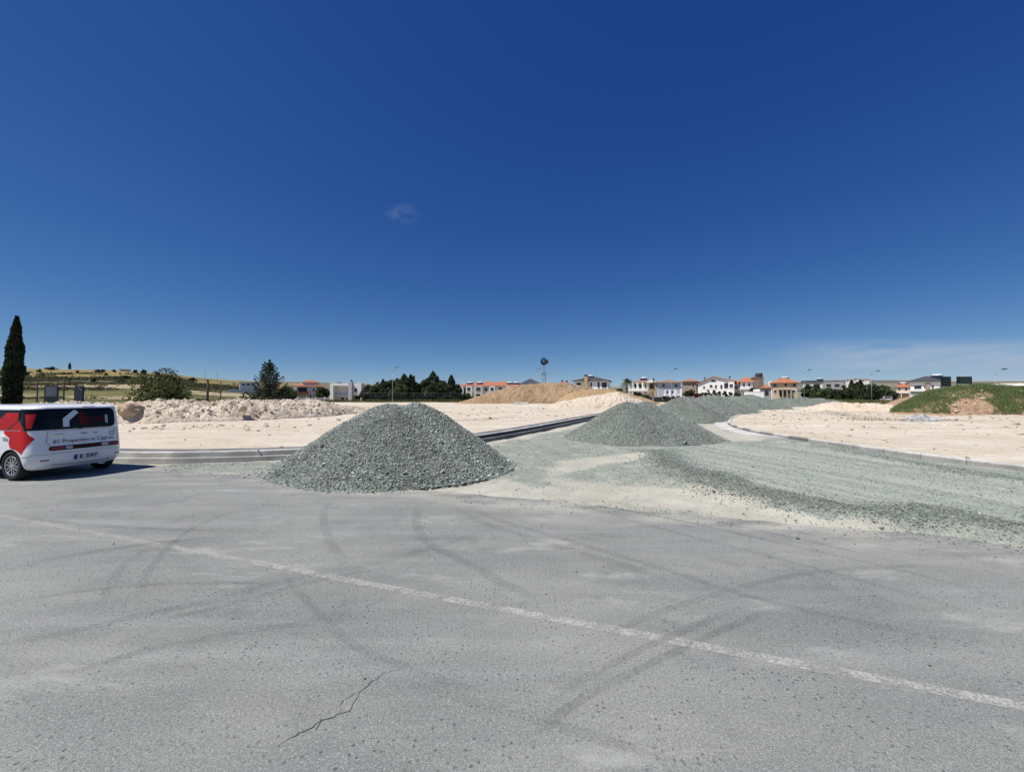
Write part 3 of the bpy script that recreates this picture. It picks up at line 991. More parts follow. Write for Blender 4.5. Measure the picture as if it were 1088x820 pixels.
def gravel_pile(label, cones, nst, rad, seed, step=0.1, base=None, rough=0.2, group='heaps of grey crushed stone'):
    xs0 = min(c[0] - c[2] / c[3] for c in cones) - 0.8; xs1 = max(c[0] + c[2] / c[3] for c in cones) + 0.8
    ys0 = min(c[1] - c[2] / c[3] for c in cones) - 0.8; ys1 = max(c[1] + c[2] / c[3] for c in cones) + 0.8
    ox, oy = (xs0 + xs1) / 2, (ys0 + ys1) / 2
    root = thing('gravel_pile', label, 'gravel heap', (ox, oy, 0), 0, group)
    xs = np.arange(xs0, xs1, step); ys = np.arange(ys0, ys1, step)
    X, Y = np.meshgrid(xs, ys, indexing='ij')
    Z = np.maximum(heap_z(X, Y, cones, rough, seed), -0.22)
    b = np_mesh('heap', np.c_[X.ravel() - ox, Y.ravel() - oy, Z.ravel()], gridfaces(*X.shape), PILE, root, smooth=True)
    if nst:
        rng = np.random.default_rng(seed)
        px_ = rng.uniform(xs0, xs1, nst * 6); py_ = rng.uniform(ys0, ys1, nst * 6)
        z = heap_z(px_, py_, cones, rough, seed)
        k = z > -0.02 - rng.exponential(0.03, len(z)) * (rng.uniform(0, 1, len(z)) < 0.25)
        px_, py_, z = px_[k][:nst], py_[k][:nst], np.maximum(z[k][:nst], 0.0)
        n = len(z)
        rd = rad * np.exp(rng.normal(0, 0.36, n)) * (1.0 + 0.40 * np.clip(1 - z / 0.5, 0, 1) * (rng.uniform(0, 1, n) < 0.35)) 
        o = stones('stones', np.c_[px_ - ox, py_ - oy, z + rd * 0.25], rd, STONE, np.clip(stone_cols(n, rng) * dusty(px_, py_, cones, seed)[:, None], 0.02, 0.8), root, seed)
        tag(o, kind='stuff')
    return root


gravel_pile('big near heap of coarse grey green stone at the asphalt edge beside the white car',
            [(-3.15, 10.35, 1.56, 0.73, 0.42), (-2.45, 10.4, 1.58, 0.74, 0.42), (-3.8, 10.25, 1.14, 0.65, 0.4), (-2.9, 10.0, 1.40, 0.74, 0.5), (-4.9, 10.5, 0.34, 0.42, 0.4)], 95000, 0.0168, 101, 0.08, rough=0.16)
gravel_pile('broad grey crushed stone heap standing in the side road mouth, second from the camera',
            [(4.95, 17.3, 1.53, 0.66, 0.38), (5.75, 17.4, 1.52, 0.66, 0.42), (6.6, 17.5, 1.12, 0.60, 0.4)], 80000, 0.0140, 103, 0.1, rough=0.12)
gravel_pile('grey stone heap close behind the broad heap, beside the kerb nose',
            [(12.4, 29.6, 1.66, 0.60, 0.6), (13.2, 29.9, 1.35, 0.56, 0.6)], 32000, 0.018, 105, 0.14, rough=0.14)
gravel_pile('tall grey stone heap beyond the kerb nose, in front of the white gabled house',
            [(18.6, 39.0, 1.75, 0.5, 0.7), (20.4, 40.6, 1.8, 0.5, 0.8), (22.2, 42.4, 1.3, 0.5, 0.8)], 18000, 0.027, 107, 0.2, rough=0.2)
gravel_pile('long grey stone heap behind the lot edge, in front of the white garden wall',
            [(27.5, 50.0, 1.75, 0.42, 0.9), (30.2, 51.5, 1.85, 0.45, 0.9), (33, 54, 1.3, 0.42, 0.9)], 9000, 0.035, 109, 0.3, rough=0.25)
gravel_pile('low far grey stone heap in front of the beige house',
            [(40.5, 60.5, 1.5, 0.42, 0.9), (43.2, 61.5, 1.2, 0.42, 0.9)], 6000, 0.04, 111, 0.3, rough=0.25)
gravel_pile('flat far grey stone heap left of the street lamp by the grey block',
            [(47.5, 66, 1.5, 0.40, 1.0)], 4000, 0.04, 113, 0.4, rough=0.25)
gravel_pile('farthest grey stone heap at the end of the row by the green verge',
            [(52.3, 69.5, 1.35, 0.36, 1.0), (55.5, 71, 1.0, 0.3, 1.0)], 4000, 0.04, 115, 0.4, rough=0.25)


# gravel lying loose on the junction (nobody could count it)
def scatter_gravel():
    rng = np.random.default_rng(211)
    n = 1100000
    x = rng.uniform(-13, 14.5, n); y = rng.uniform(3.8, 22, n)
    r = ridge_amount(x, y)
    s = sdpoly(x, y, GRAVEL)
    g = gravel_amount(x, y)
    nrm = x * N[0] + y * N[1]
    inroad = inpoly(x, y, ROADPOLY)
    st = fbm((x * 0.97 + y * 0.24) * 2.3, (y * 0.97 - x * 0.24) * 0.12, 3, 78)
    dens = 0.09 * sstep(0.1, 0.9, g) + 0.16 * sstep(0.45, 0.9, g) * sstep(0.05, -0.2, st) + 0.55 * r * sstep(-0.9, 0.5, s) + 0.010
    near = np.clip((np.hypot(x, y) / 9.0) ** -0.6, 0.5, 1.6)
    dens = dens * near * inroad * (nrm > NEDGE - 0.3 - rng.exponential(0.12, n))
    k = rng.uniform(0, 1, n) < dens
    x, y, r = x[k], y[k], r[k]
    z = junction_z(x, y)
    nr = x * N[0] + y * N[1]
    z = np.where(nr < NEDGE + 0.15, np.maximum(z, 0.0), z)
    rd = (0.009 + 0.0035 * r) * np.exp(rng.normal(0, 0.35, len(x)))
    print('loose gravel', len(x))
    tag(stones('loose_gravel', np.c_[x, y, z + rd * 0.3], rd, STONE, np.clip(stone_cols(len(x), rng, 0.15, 0.36) * (1 - 0.22 * r)[:, None], 0.02, 1), None, 12),
        'loose grey gravel strewn over the junction', 'gravel', None, 'stuff')
    # a few chips on the asphalt
    m = 1500
    u = rng.uniform(-14, 10, m); nn = NEDGE - rng.exponential(2.0, m)
    x, y = un(u, nn)
    k = (y > 1.7) & (nn > -2)
    x, y = x[k], y[k]
    rd = np.minimum(0.0055 * np.exp(rng.normal(0, 0.4, len(x))), 0.011)
    c = stone_cols(len(x), rng, 0.05, 0.36); c[rng.uniform(0, 1, len(c)) < 0.4] *= 0.4
    tag(stones('loose_chippings', np.c_[x, y, rd * 0.4], rd, STONE, np.clip(c, 0.02, 1), None, 13), 'small stone chips scattered over the asphalt', 'chippings', None, 'stuff')


scatter_gravel()


# ================================================================== SOIL MOUNDS AND RUBBLE
def soil_material(name, c1, c2, c3, bump=0.8, sc=1.0):
    m, t, p = newmat(name)
    v = t.coord('Object')
    c = t.mix(t.ramp(t.noise(v, 0.5 * sc, 6, 0.68), 0.32, 0.68), c1, c2)
    c = t.mix(t.ramp(t.noise(v, 2.0 * sc, 6, 0.72), 0.50, 0.70, 0, 0.75), c, c3)
    c = t.mix(1.0, c, t.ramp(t.noise(v, 9 * sc, 5, 0.75), 0.25, 0.75, 0.72, 1.22), 'MULTIPLY')
    t.put(p.inputs['Base Color'], c)
    p.inputs['Roughness'].default_value = 0.97
    p.inputs['Specular IOR Level'].default_value = 0.1
    hh = t.math('ADD', t.noise(v, 3.0 * sc, 6, 0.7), t.math('MULTIPLY', t.noise(v, 0.9 * sc, 5, 0.6), 2.2))
    t.put(p.inputs['Normal'], t.bump(hh, bump, 0.22))
    return m


RUBBLE = soil_material('chalky_rubble', (0.55, 0.46, 0.36), (0.63, 0.55, 0.45), (0.45, 0.36, 0.27), 0.7, 1.4)
BROWN = soil_material('brown_soil', (0.265, 0.182, 0.11), (0.365, 0.262, 0.165), (0.18, 0.122, 0.066), 1.0, 0.5)
OCHRE = soil_material('ochre_soil', (0.34, 0.23, 0.13), (0.42, 0.30, 0.18), (0.25, 0.165, 0.09), 1.0, 0.5)
CHALK = soil_material('chalk_soil', (0.52, 0.44, 0.345), (0.585, 0.51, 0.42), (0.42, 0.335, 0.25), 0.7, 0.9)
REDSOIL = soil_material('reddish_soil', (0.36, 0.235, 0.155), (0.44, 0.31, 0.215), (0.28, 0.18, 0.115), 0.9, 0.9)


def ridge_mound(name, label, cat, path, mat, step, seed, rough=0.3, fine=0.1, group=None, blunt=1.0):   # noqa
    """mound along a path of (x, y, height, halfwidth)"""
    P = np.array(path, float)
    L = np.r_[0, np.cumsum(np.hypot(np.diff(P[:, 0]), np.diff(P[:, 1])))]
    s = np.linspace(0, L[-1], max(8, int(L[-1] / (step * 2))))
    Q = np.stack([np.interp(s, L, P[:, i]) for i in range(4)], 1)
    m = Q[:, 3].max() + 1.5
    xs = np.arange(Q[:, 0].min() - m, Q[:, 0].max() + m, step); ys = np.arange(Q[:, 1].min() - m, Q[:, 1].max() + m, step)
    X, Y = np.meshgrid(xs, ys, indexing='ij')
    z = np.zeros(X.shape)
    for x0, y0, h, hw in Q:
        d = np.hypot(X - x0, Y - y0) / hw
        z = np.maximum(z, h * np.clip(1 - d ** (1.0 + blunt), 0, 1))
    env = sstep(0.0, 0.35, z)
    scale = 1.0 / max(0.6, Q[:, 3].mean() / 2.2)
    z = z * (1 + 1.2 * rough * fbm(X * 0.5 * scale, Y * 0.5 * scale, 4, seed))
    bl = 1 - np.abs(fbm(X * 1.3 * scale, Y * 1.3 * scale, 4, seed + 5)) * 4
    z = z + env * (bl * rough * 0.55 + fbm(X * 3.5, Y * 3.5, 4, seed + 9) * fine * 2)
    base = lot_z(X, Y)
    z = np.where(z > 0.03, base + z, base - 0.15)
    ox, oy = X.mean(), Y.mean()
    o = np_mesh(name, np.c_[X.ravel() - ox, Y.ravel() - oy, z.ravel()], gridfaces(*X.shape), mat, None, smooth=False)
    o.location = (ox, oy, 0)
    return tag(o, label, cat, group), (X, Y, z)


def blocks(name, n, XYZ, rng, rmin, rmax, col, mat, parent, seed, power=2.2, zlim=0.25):
    X, Y, Z = [a.ravel() for a in XYZ]
    k = np.where(Z > LOTZ + zlim)[0]
    i = rng.choice(k, n)
    r = rmin + (rmax - rmin) * rng.uniform(0, 1, n) ** power
    c = np.array(col)[None] * rng.uniform(0.72, 1.18, (n, 1))
    ox, oy, oz = parent.location
    return stones(name, np.c_[X[i] + rng.uniform(-.1, .1, n) - ox, Y[i] + rng.uniform(-.1, .1, n) - oy, Z[i] + r * 0.1], r, mat, c, parent, seed, 0.8)


ROCKC = Mcol('chalk_rock', 0.96, 0.1, var=0.18, scale=4.0, bump=0.4)
berm, bxyz = ridge_mound('rubble_berm', 'long low bank of pale chalky rubble and clods behind the white car', 'rubble bank',
                         [(*at(40, 25.5), 1.05, 2.6), (*at(140, 26.5), 1.10, 2.7), (*at(180, 27), 1.16, 2.8), (*at(240, 28.5), 1.12, 2.7), (*at(280, 30.5), 1.22, 2.8),
                          (*at(325, 33.5), 1.12, 2.8), (*at(352, 37), 0.55, 2.4), (*at(385, 43), 0.2, 2.0)], RUBBLE, 0.11, 301, 0.36, 0.10)
rb = np.random.default_rng(31)
tag(blocks('clods', 3000, bxyz, rb, 0.03, 0.15, (0.59, 0.51, 0.41), ROCKC, berm, 33, 2.6), kind='stuff')
# some big boulders that stand out on the bank
for (bx_, by_, d_, r_, lab) in [(140, 436, 24.8, 0.62, 'large brown stained boulder at the left end of the rubble bank, beside the white car'),
                                (172, 427, 27.0, 0.34, 'pale boulder on the crest of the rubble bank in front of the leafy tree'),
                                (226, 430, 27.3, 0.28, 'long pale slab of rock near the middle of the rubble bank'),
                                (258, 434, 27.0, 0.30, 'pale wedge shaped rock low on the rubble bank, below the conifer')]:
    x_, y_ = at(bx_, d_)
    v_ = OCT_V.copy()
    bm_ = bpy.data.meshes.new('boulder')
    import bmesh
    b_ = bmesh.new()
    bmesh.ops.create_icosphere(b_, subdivisions=3, radius=1)
    rg = np.random.default_rng(int(bx_))
    a1, a2 = rg.uniform(0, 9, 2)
    for vv_ in b_.verts:
        p_ = vv_.co
        k_ = 1 + 0.5 * float(fbm(p_.x * 1.3 + a1, p_.y * 1.3 + p_.z * 0.9 + a2, 3, 5)) + 0.25 * float(fbm(p_.x * 4 + a1, p_.z * 4 + p_.y * 3, 3, 8))
        q_ = p_ * k_
        vv_.co = (q_.x * r_ * 1.35, q_.y * r_ * 0.9, max(-0.75, min(0.62, q_.z)) * r_ * 0.95)
    b_.to_mesh(bm_); b_.free()
    bm_.materials.append(soil_material('boulder_%s' % ('brown' if bx_ == 140 else 'pale'), *(((0.42, 0.31, 0.22), (0.52, 0.42, 0.32), (0.30, 0.20, 0.13)) if bx_ == 140 else ((0.52, 0.44, 0.345), (0.585, 0.51, 0.42), (0.44, 0.35, 0.26))), 0.6, 2.0))
    o_ = bpy.data.objects.new('boulder', bm_); COL.objects.link(o_)
    o_.location = (x_, y_, zt(by_, d_)); o_.rotation_euler = (0.1, 0.15, rg.uniform(0, 3))
    tag(o_, lab, 'boulder', 'boulders on the rubble bank')

ridge_mound('soil_mound', 'long mound of brown excavated soil in the middle distance, below the windmill', 'soil mound',
            [(*at(503, 84), 0.5, 4.0), (*at(525, 85), 1.9, 5.5), (*at(548, 86), 3.2, 7.0), (*at(583, 88), 4.3, 8.0), (*at(605, 87), 3.9, 7.5), (*at(622, 86), 2.8, 6.5), (*at(636, 85), 1.6, 5)], BROWN, 0.4, 311, 0.42, 0.22, 'mounds of dug soil')
ridge_mound('soil_mound', 'orange brown soil mound in front of the house with a yellow chimney', 'soil mound',
            [(*at(618, 74), 2.3, 5.0), (*at(640, 75), 2.8, 5.2), (*at(655, 76), 2.4, 5.0), (*at(674, 77), 1.2, 4.2), (*at(686, 78), 0.5, 3)], OCHRE, 0.35, 315, 0.34, 0.2, 'mounds of dug soil')
wm, wxyz = ridge_mound('soil_mound', 'low whitish chalk mound in front of the brown soil, left of the grey stone heaps', 'soil mound',
            [(*at(604, 57), 0.8, 3.2), (*at(630, 57), 1.55, 3.4), (*at(652, 57), 1.95, 3.6), (*at(672, 58), 1.1, 3.0)], CHALK, 0.28, 319, 0.26, 0.16, 'mounds of dug soil')
ridge_mound('soil_mound', 'small bare reddish soil mound at the left foot of the grassy mound', 'soil mound',
            [(*at(955, 47), 0.4, 2.5), (*at(972, 46), 1.35, 3.2), (*at(990, 45), 1.9, 3.6)], REDSOIL, 0.25, 323, 0.2, 0.12, 'mounds of dug soil')

# grassy mound on the right
gm, gxyz = ridge_mound('grassy_mound', 'broad mound at the right edge overgrown with green weeds round a bare reddish patch', 'soil mound',
                       [(*at(975, 36), 0.35, 2.0), (*at(1000, 37), 1.5, 3.4), (*at(1022, 38), 2.35, 4.4), (*at(1050, 38.5), 2.45, 4.6), (*at(1075, 38), 1.7, 4.2), (*at(1100, 37), 1.6, 4.2), (*at(1150, 36), 1.5, 4.0), (*at(1200, 35), 0.8, 3.5)],
                       REDSOIL, 0.16, 327, 0.2, 0.12, 'mounds of dug soil')


def grass_on(name, label, XYZ, n, seed, mask, size=(0.18, 0.5), cols=((0.045, 0.085, 0.028), (0.085, 0.125, 0.045)), zlim=0.12, wid=0.03, lean=0.35):
    rng = np.random.default_rng(seed)
    X, Y, Z = [a.ravel() for a in XYZ]
    k = np.where(Z > LOTZ + zlim)[0]
    i = rng.choice(k, n * 3)
    st = abs(X[1] - X[0]) + abs(Y[1] - Y[0])
    x = X[i] + rng.uniform(-.5, .5, n * 3) * st; y = Y[i] + rng.uniform(-.5, .5, n * 3) * st; z = Z[i]
    keep = rng.uniform(0, 1, n * 3) < mask(x, y, z)
    x, y, z = x[keep][:n], y[keep][:n], z[keep][:n]
    n = len(x)
    h = rng.uniform(size[0], size[1], n) * (0.6 + 0.9 * (fbm(x * 0.8, y * 0.8, 3, seed) + 0.5))
    a = rng.uniform(0, 6.283, n)
    dx, dy = np.cos(a) * wid, np.sin(a) * wid
    lx, ly = rng.normal(0, lean, n) * h, rng.normal(0, lean, n) * h
    V = np.stack([np.c_[x - dx, y - dy, z - 0.03], np.c_[x + dx, y + dy, z - 0.03], np.c_[x + lx, y + ly, z + h]], 1).reshape(-1, 3)
    t = np.clip(rng.uniform(0, 1, n)[:, None] * 0.6 + 0.5 * (fbm(x * 0.5, y * 0.5, 3, seed + 3) + 0.5)[:, None], 0, 1)
    c = np.array(cols[0]) * (1 - t) + np.array(cols[1]) * t
    dry = rng.uniform(0, 1, n) < 0.10
    c[dry] = np.array([0.24, 0.20, 0.09])
    o = np_mesh(name, V, np.arange(3 * n).reshape(n, 3), Mcol('weeds', 0.8, 0.15, trans=0.25), None, fcols=c)
    return tag(o, label, 'grass', None, 'stuff')


def gm_mask(x, y, z):
    px = CX + F * x / y; py = HZ - F * (z - CAMH) / y
    bare = sstep(-0.12, 0.10, fbm(x * 0.45, y * 0.45, 4, 333))
    b1 = sstep(1.0, 0.6, np.hypot((px - 1032) / 30, (py - 434) / 12)) * (y < 40) * 1.3
    b2 = sstep(1.0, 0.5, np.hypot((px - 1046) / 16, (py - 421) / 5)) * 0.8
    b3 = sstep(1.0, 0.5, np.hypot((px - 1082) / 8, (py - 428) / 6)) * 0.6
    return np.clip(0.42 + 0.8 * bare, 0, 1) * (1 - np.clip(b1 + b2 + b3, 0, 0.985))


grass_on('mound_weeds', 'tall green weeds covering the mound at the right edge', gxyz, 80000, 41, gm_mask, (0.10, 0.38), ((0.10, 0.155, 0.055), (0.19, 0.25, 0.105)), wid=0.018)
rg = np.random.default_rng(35)
tag(blocks('clods', 500, gxyz, rg, 0.03, 0.20, (0.46, 0.36, 0.26), ROCKC, gm, 36, 2.2), kind='stuff')
# a little rough grass along the far edge of the right lot and below the signs
vx, vy = np.meshgrid(np.linspace(0, 1, 120), np.linspace(0, 1, 60), indexing='ij')
gx = 54 + vx * 26; gy = 72 + vy * 22
grass_on('verge_grass', 'rough green grass of the verge beyond the right lot', (gx, gy, np.full(gx.shape, LOTZ + 0.0)), 9000, 45,
         lambda x, y, z: sstep(-0.2, 0.1, fbm(x * .2, y * .2, 3, 9)), (0.3, 0.8), ((0.09, 0.11, 0.035), (0.17, 0.17, 0.06)), zlim=-1, wid=0.10)
gx = -50 + vx * 60; gy = 97 + vy * 4
grass_on('verge_grass', 'dry weeds along the foot of the chain link fence', (gx, gy, np.full(gx.shape, LOTZ - 0.05)), 9000, 47,
         lambda x, y, z: 0.2 + 0.8 * sstep(-0.2, 0.1, fbm(x * .3, y * .3, 3, 9)), (0.3, 0.9), ((0.075, 0.09, 0.035), (0.15, 0.15, 0.06)), zlim=-1, wid=0.10)
gx = -70 + vx * 40; gy = 30 + vy * 22
grass_on('verge_grass', 'dry grass behind the rubble bank round the trees', (gx, gy, lot_z(gx, gy)), 14000, 49,
         lambda x, y, z: (0.3 + 0.7 * sstep(-0.2, 0.1, fbm(x * .3, y * .3, 3, 9))) * (y > 31.5 + 0.2 * np.maximum(x + 30, 0) + 4), (0.3, 0.8), ((0.10, 0.115, 0.04), (0.25, 0.21, 0.09)), zlim=-1, wid=0.06)


# earth clods and stones strewn over the two sandy lots
def lot_clods():
    rng = np.random.default_rng(431)
    P = []
    for (poly, n, cen) in (([G(a, b, .16) for a, b in [(130, 480), (130, 446), (330, 440), (480, 432), (640, 432), (640, 441), (560, 455), (500, 462), (330, 480)]], 1100, None),
                           ([G(a, b, .16) for a, b in [(775, 446), (830, 433.5), (960, 434), (1100, 446), (1100, 500), (950, 480), (850, 465)]], 1300, None)):
        a = np.array(poly)
        x = rng.uniform(a[:, 0].min(), a[:, 0].max(), n * 6); y = rng.uniform(a[:, 1].min(), a[:, 1].max(), n * 6)
        k = inpoly(x, y, poly) & (fbm(x * 0.25, y * 0.25, 4, 433) > rng.uniform(-0.3, 0.15, n * 6)); P.append(np.c_[x[k], y[k]][:n])
    for (a, b, n, sx_, sy_) in [(915, 440, 300, 4.5, 3.0), (955, 446, 220, 1.8, 1.2), (900, 436, 160, 5, 4), (512, 445, 120, 3.2, 0.5), (300, 452, 120, 5, 1.5), (190, 454, 160, 6, 1.6)]:
        c = G(a, b, .16); P.append(np.c_[rng.normal(c[0], sx_, n), rng.normal(c[1], sy_, n)])
    P = np.concatenate(P)
    n = len(P)
    d = np.hypot(P[:, 0], P[:, 1])
    r = (0.014 + 0.10 * rng.uniform(0, 1, n) ** 7) * np.clip(d / 18, 0.7, 1.5)
    c = np.array([0.50, 0.42, 0.325])[None] * rng.uniform(0.65, 1.2, (n, 1))
    tag(stones('sand_clods', np.c_[P, lot_z(P[:, 0], P[:, 1]) + r * 0.15], r, ROCKC, c, None, 437, 0.7), 'small clods and stones strewn over the sandy lots', 'clods', None, 'stuff')


lot_clods()
ridge_mound('dirt_hump', 'low rough hump of pale dirt on the right lot, behind the crumpled sheeting', 'dirt hump',
            [(*at(872, 47), 0.25, 2.5), (*at(893, 45), 0.55, 3.0), (*at(925, 43), 0.5, 3.0), (*at(948, 41), 0.3, 2.4)], RUBBLE, 0.18, 331, 0.6, 0.10, 'low humps of dirt')

for (a_, b_, n_, sx_, sy_, sd_) in [(905, 445.5, 160, 0.9, 0.6, 61), (926, 447.5, 220, 1.2, 0.5, 62), (958, 446, 160, 0.8, 0.6, 63), (890, 441, 120, 1.0, 0.8, 64)]:
    cx_, cy_ = G(a_, b_, .16)
    gx, gy = np.meshgrid(np.linspace(cx_ - 2 * sx_, cx_ + 2 * sx_, 40), np.linspace(cy_ - 2 * sy_, cy_ + 2 * sy_, 40), indexing='ij')
    o_ = grass_on('weed_patch', {61: 'small dry weed patch left of the low dirt hump', 62: 'green weed patch at the front foot of the dirt hump', 63: 'weed patch just left of the crumpled sheeting', 64: 'sparse weed patch nearest the kerb bend'}[sd_],
                  (gx, gy, lot_z(gx, gy)), n_, sd_, lambda x, y, z: np.exp(-((x - cx_) / sx_) ** 2 - ((y - cy_) / sy_) ** 2), (0.05, 0.15), ((0.085, 0.095, 0.045), (0.20, 0.175, 0.09)), zlim=-1, wid=0.015)

# crumpled plastic sheeting and rubbish on the right lot
def rubbish():
    cx, cy = at(982, 25.8)
    root = thing('rubbish_heap', 'crumpled pale plastic sheeting dumped on the sand of the right lot', 'rubbish', (cx, cy, LOTZ))
    xs = np.linspace(-1.15, 1.15, 46); ys = np.linspace(-0.6, 0.6, 24)
    X, Y = np.meshgrid(xs, ys, indexing='ij')
    e = np.clip(1 - (X / 1.1) ** 2 - (Y / 0.58) ** 2, 0, 1) ** 0.5
    Z = e * (0.22 + 0.6 * fbm(X * 2.2, Y * 2.2, 3, 401) - 0.12 * X) + e * np.abs(fbm(X * 6, Y * 6, 3, 403)) * 0.35 - 0.03 + float(lot_z(cx, cy)) - LOTZ
    np_mesh('plastic_sheet', np.c_[X.ravel(), Y.ravel(), Z.ravel()], gridfaces(*X.shape), M('plastic_grey', (0.30, 0.305, 0.31), 0.5, 0.35, 3.0, spec=0.5), root)
    rng = np.random.default_rng(8)
    n = 70
    pp = np.c_[rng.normal(0.1, 0.7, n), rng.normal(-0.1, 0.35, n), np.full(n, 0.03)]
    pp[:, 2] += lot_z(cx + pp[:, 0], cy + pp[:, 1]) - LOTZ
    tag(stones('lumps', pp, rng.uniform(0.03, 0.12, n), ROCKC, np.array([0.36, 0.33, 0.29])[None] * rng.uniform(0.5, 1.3, (n, 1)), root, 9), kind='stuff')


rubbish()
x_, y_ = at(553.5, 74)
mb = MB(); mb.prismz([(-1.35, -0.35), (1.3, -0.42), (1.38, 0.4), (-1.28, 0.45)], 0, 0.34)
o_ = mb.build('concrete_slab', M('pale_slab', (0.66, 0.64, 0.60), 0.85, 0.1, 2), None, False, (x_, y_, 0.22))
tag(o_, 'pale flat concrete slab lying in front of the brown soil mound', 'slab')

# ================================================================== TREES
BARK = M('bark_brown', (0.10, 0.075, 0.052), 0.95, 0.3, 4.0, streak=0.3)
LEAF = Mcol('foliage', 0.75, 0.2, trans=0.18)


def clump_cols(n, clump, rng, c0, c1):
    t = rng.uniform(0, 1, clump.max() + 1)[clump] * 0.65 + rng.uniform(0, 1, n) * 0.35
    return np.array(c0) * (1 - t[:, None]) + np.array(c1) * t[:, None]


def trunk_mesh(h, r, limbs, rng, lean=0.0):
    mb = MB()
    top = (rng.normal(0, 0.1) + lean, rng.normal(0, 0.1), h)
    mb.tube([(0, 0, -0.3), (rng.normal(0, .03), 0, h * 0.35), (top[0] * .6, top[1] * .6, h * 0.7), top], [r * 1.25, r, r * 0.8, r * 0.3], 8)
    for (x, y, z) in limbs:
        f = rng.uniform(0.35, 0.6)
        mb.tube([(top[0] * f * .6, top[1] * f * .6, h * f), (x * 0.5, y * 0.5, h * f + (z - h * f) * 0.6), (x, y, z)], [r * 0.5, r * 0.32, r * 0.1], 6)
    return mb


def round_tree(name, label, cat, x, y, h, wd, n, leaf, c0, c1, seed, group=None, base=0.12, trunk=0.14, nb=16, z0=0.0, tall=1.0):
    rng = np.random.default_rng(seed)
    root = thing(name, label, cat, (x, y, z0), 0, group)
    cz = h * (base + (1 - base) * 0.5); rz = h * (1 - base) * 0.5; rx = wd * 0.5
    d = rng.normal(size=(nb, 3)); d /= np.linalg.norm(d, axis=1)[:, None]
    rad = rng.uniform(0.35, 0.82, nb)
    cen = d * rad[:, None] * np.array([rx, rx, rz]) + np.array([0, 0, cz])
    br = rng.uniform(0.26, 0.44, nb) * rx * (1.15 - 0.3 * rad)
    k = rng.integers(0, nb, n)
    o = rng.normal(size=(n, 3)); o /= np.linalg.norm(o, axis=1)[:, None]
    pos = cen[k] + o * (br[k] * rng.uniform(0.25, 1.08, n) ** 0.5)[:, None] * np.array([1, 1, 0.85 * tall])
    pos[:, 2] = np.maximum(pos[:, 2], 0.03 * h)
    trunk_mesh(cz, trunk, cen[:7], rng).build('trunk', BARK, root, True)
    sz = leaf * rng.uniform(0.6, 1.4, n)
    leaves('crown', pos, sz, clump_cols(n, k, rng, c0, c1), LEAF, root, seed)
    return root


def cypress(name, label, cat, x, y, h, wd, n, leaf, c0, c1, seed, group=None, z0=0.0, belly=0.3, lean=0.0):
    rng = np.random.default_rng(seed)
    root = thing(name, label, cat, (x, y, z0), 0, group)
    mb = MB(); mb.tube([(0, 0, -0.3), (lean * .4, 0, h * 0.5), (lean, 0, h * 0.92)], [wd * 0.09, wd * 0.06, 0.02], 7)
    mb.build('trunk', BARK, root, True)
    t = rng.uniform(0, 1, n) ** 0.85
    prof = np.interp(t, [0, 0.04, 0.12, belly + 0.1, 0.6, 0.8, 0.92, 1.0], [0.55, 0.78, 0.92, 1.0, 0.86, 0.56, 0.30, 0.05])
    a = rng.uniform(0, 6.283, n)
    lump = 0.74 + 0.42 * vn(a * 1.6 + 3, t * h * 1.3, seed) + 0.22 * vn(a * 4, t * h * 4, seed + 1)
    r = wd * 0.5 * prof * lump * (0.45 + 0.55 * rng.uniform(0, 1, n) ** 0.4)
    pos = np.c_[r * np.cos(a) + lean * t, r * np.sin(a), 0.02 * h + t * h * 0.985]
    clump = (np.floor(a * 1.6).astype(int) * 13 + np.floor(t * h * 1.3).astype(int)) % 97
    leaves('crown', pos, leaf * rng.uniform(0.6, 1.3, n), clump_cols(n, clump, rng, c0, c1), LEAF, root, seed, up=0.5)
    return root


def conifer(name, label, cat, x, y, h, wd, c0, c1, seed, nper=95, z0=0.0):
    """araucaria-like: whorls of long branches that turn up at the tips"""
    rng = np.random.default_rng(seed)
    root = thing(name, label, cat, (x, y, z0), 0)
    mb = MB(); mb.tube([(0, 0, -0.3), (0.04, 0, h * 0.5), (0, 0, h * 0.98)], [0.16, 0.11, 0.025], 8)
    P = []; K = []
    br = MB()
    bi = 0
    lv = np.linspace(0.05, 0.93, 17)
    for li, f in enumerate(lv):
        R_ = wd * 0.5 * np.interp(f, [0, 0.12, 0.3, 0.55, 0.8, 1], [1.0, 1.0, 0.86, 0.60, 0.34, 0.10])
        m = int(np.interp(f, [0, 1], [11, 5]))
        for b in range(m):
            a = 2 * math.pi * (b + rng.uniform(-.25, .25)) / m + li * 0.7
            R2 = R_ * rng.uniform(0.70, 1.14)
            s = np.linspace(0, 1, 9)
            zz_ = h * f + R2 * (-0.10 * np.sin(s * math.pi) + 0.42 * s ** 2.0)
            pts = np.c_[R2 * s * math.cos(a), R2 * s * math.sin(a), zz_]
            br.tube([tuple(q) for q in pts[::2]], [0.035, 0.03, 0.022, 0.016, 0.01], 5)
            q = rng.uniform(0.12, 1.04, nper)
            c = np.stack([np.interp(q, s, pts[:, i]) for i in range(3)], 1)
            P.append(c + rng.normal(0, 1, (nper, 3)) * np.array([0.11, 0.11, 0.075]) * (1.25 - 0.7 * q)[:, None])
            K.append(np.full(nper, bi)); bi += 1
    q = rng.uniform(0.78, 1.03, 160)
    P.append(np.c_[rng.normal(0, 0.07, 160), rng.normal(0, 0.07, 160), h * q]); K.append(np.full(160, bi))
    mb.build('trunk', BARK, root, True)
    br.build('branches', BARK, root, True)
    P = np.concatenate(P); K = np.concatenate(K)
    leaves('needles', P, 0.10 * rng.uniform(0.6, 1.4, len(P)), clump_cols(len(P), K, rng, c0, c1), LEAF, root, seed, aspect=0.4)
    return root


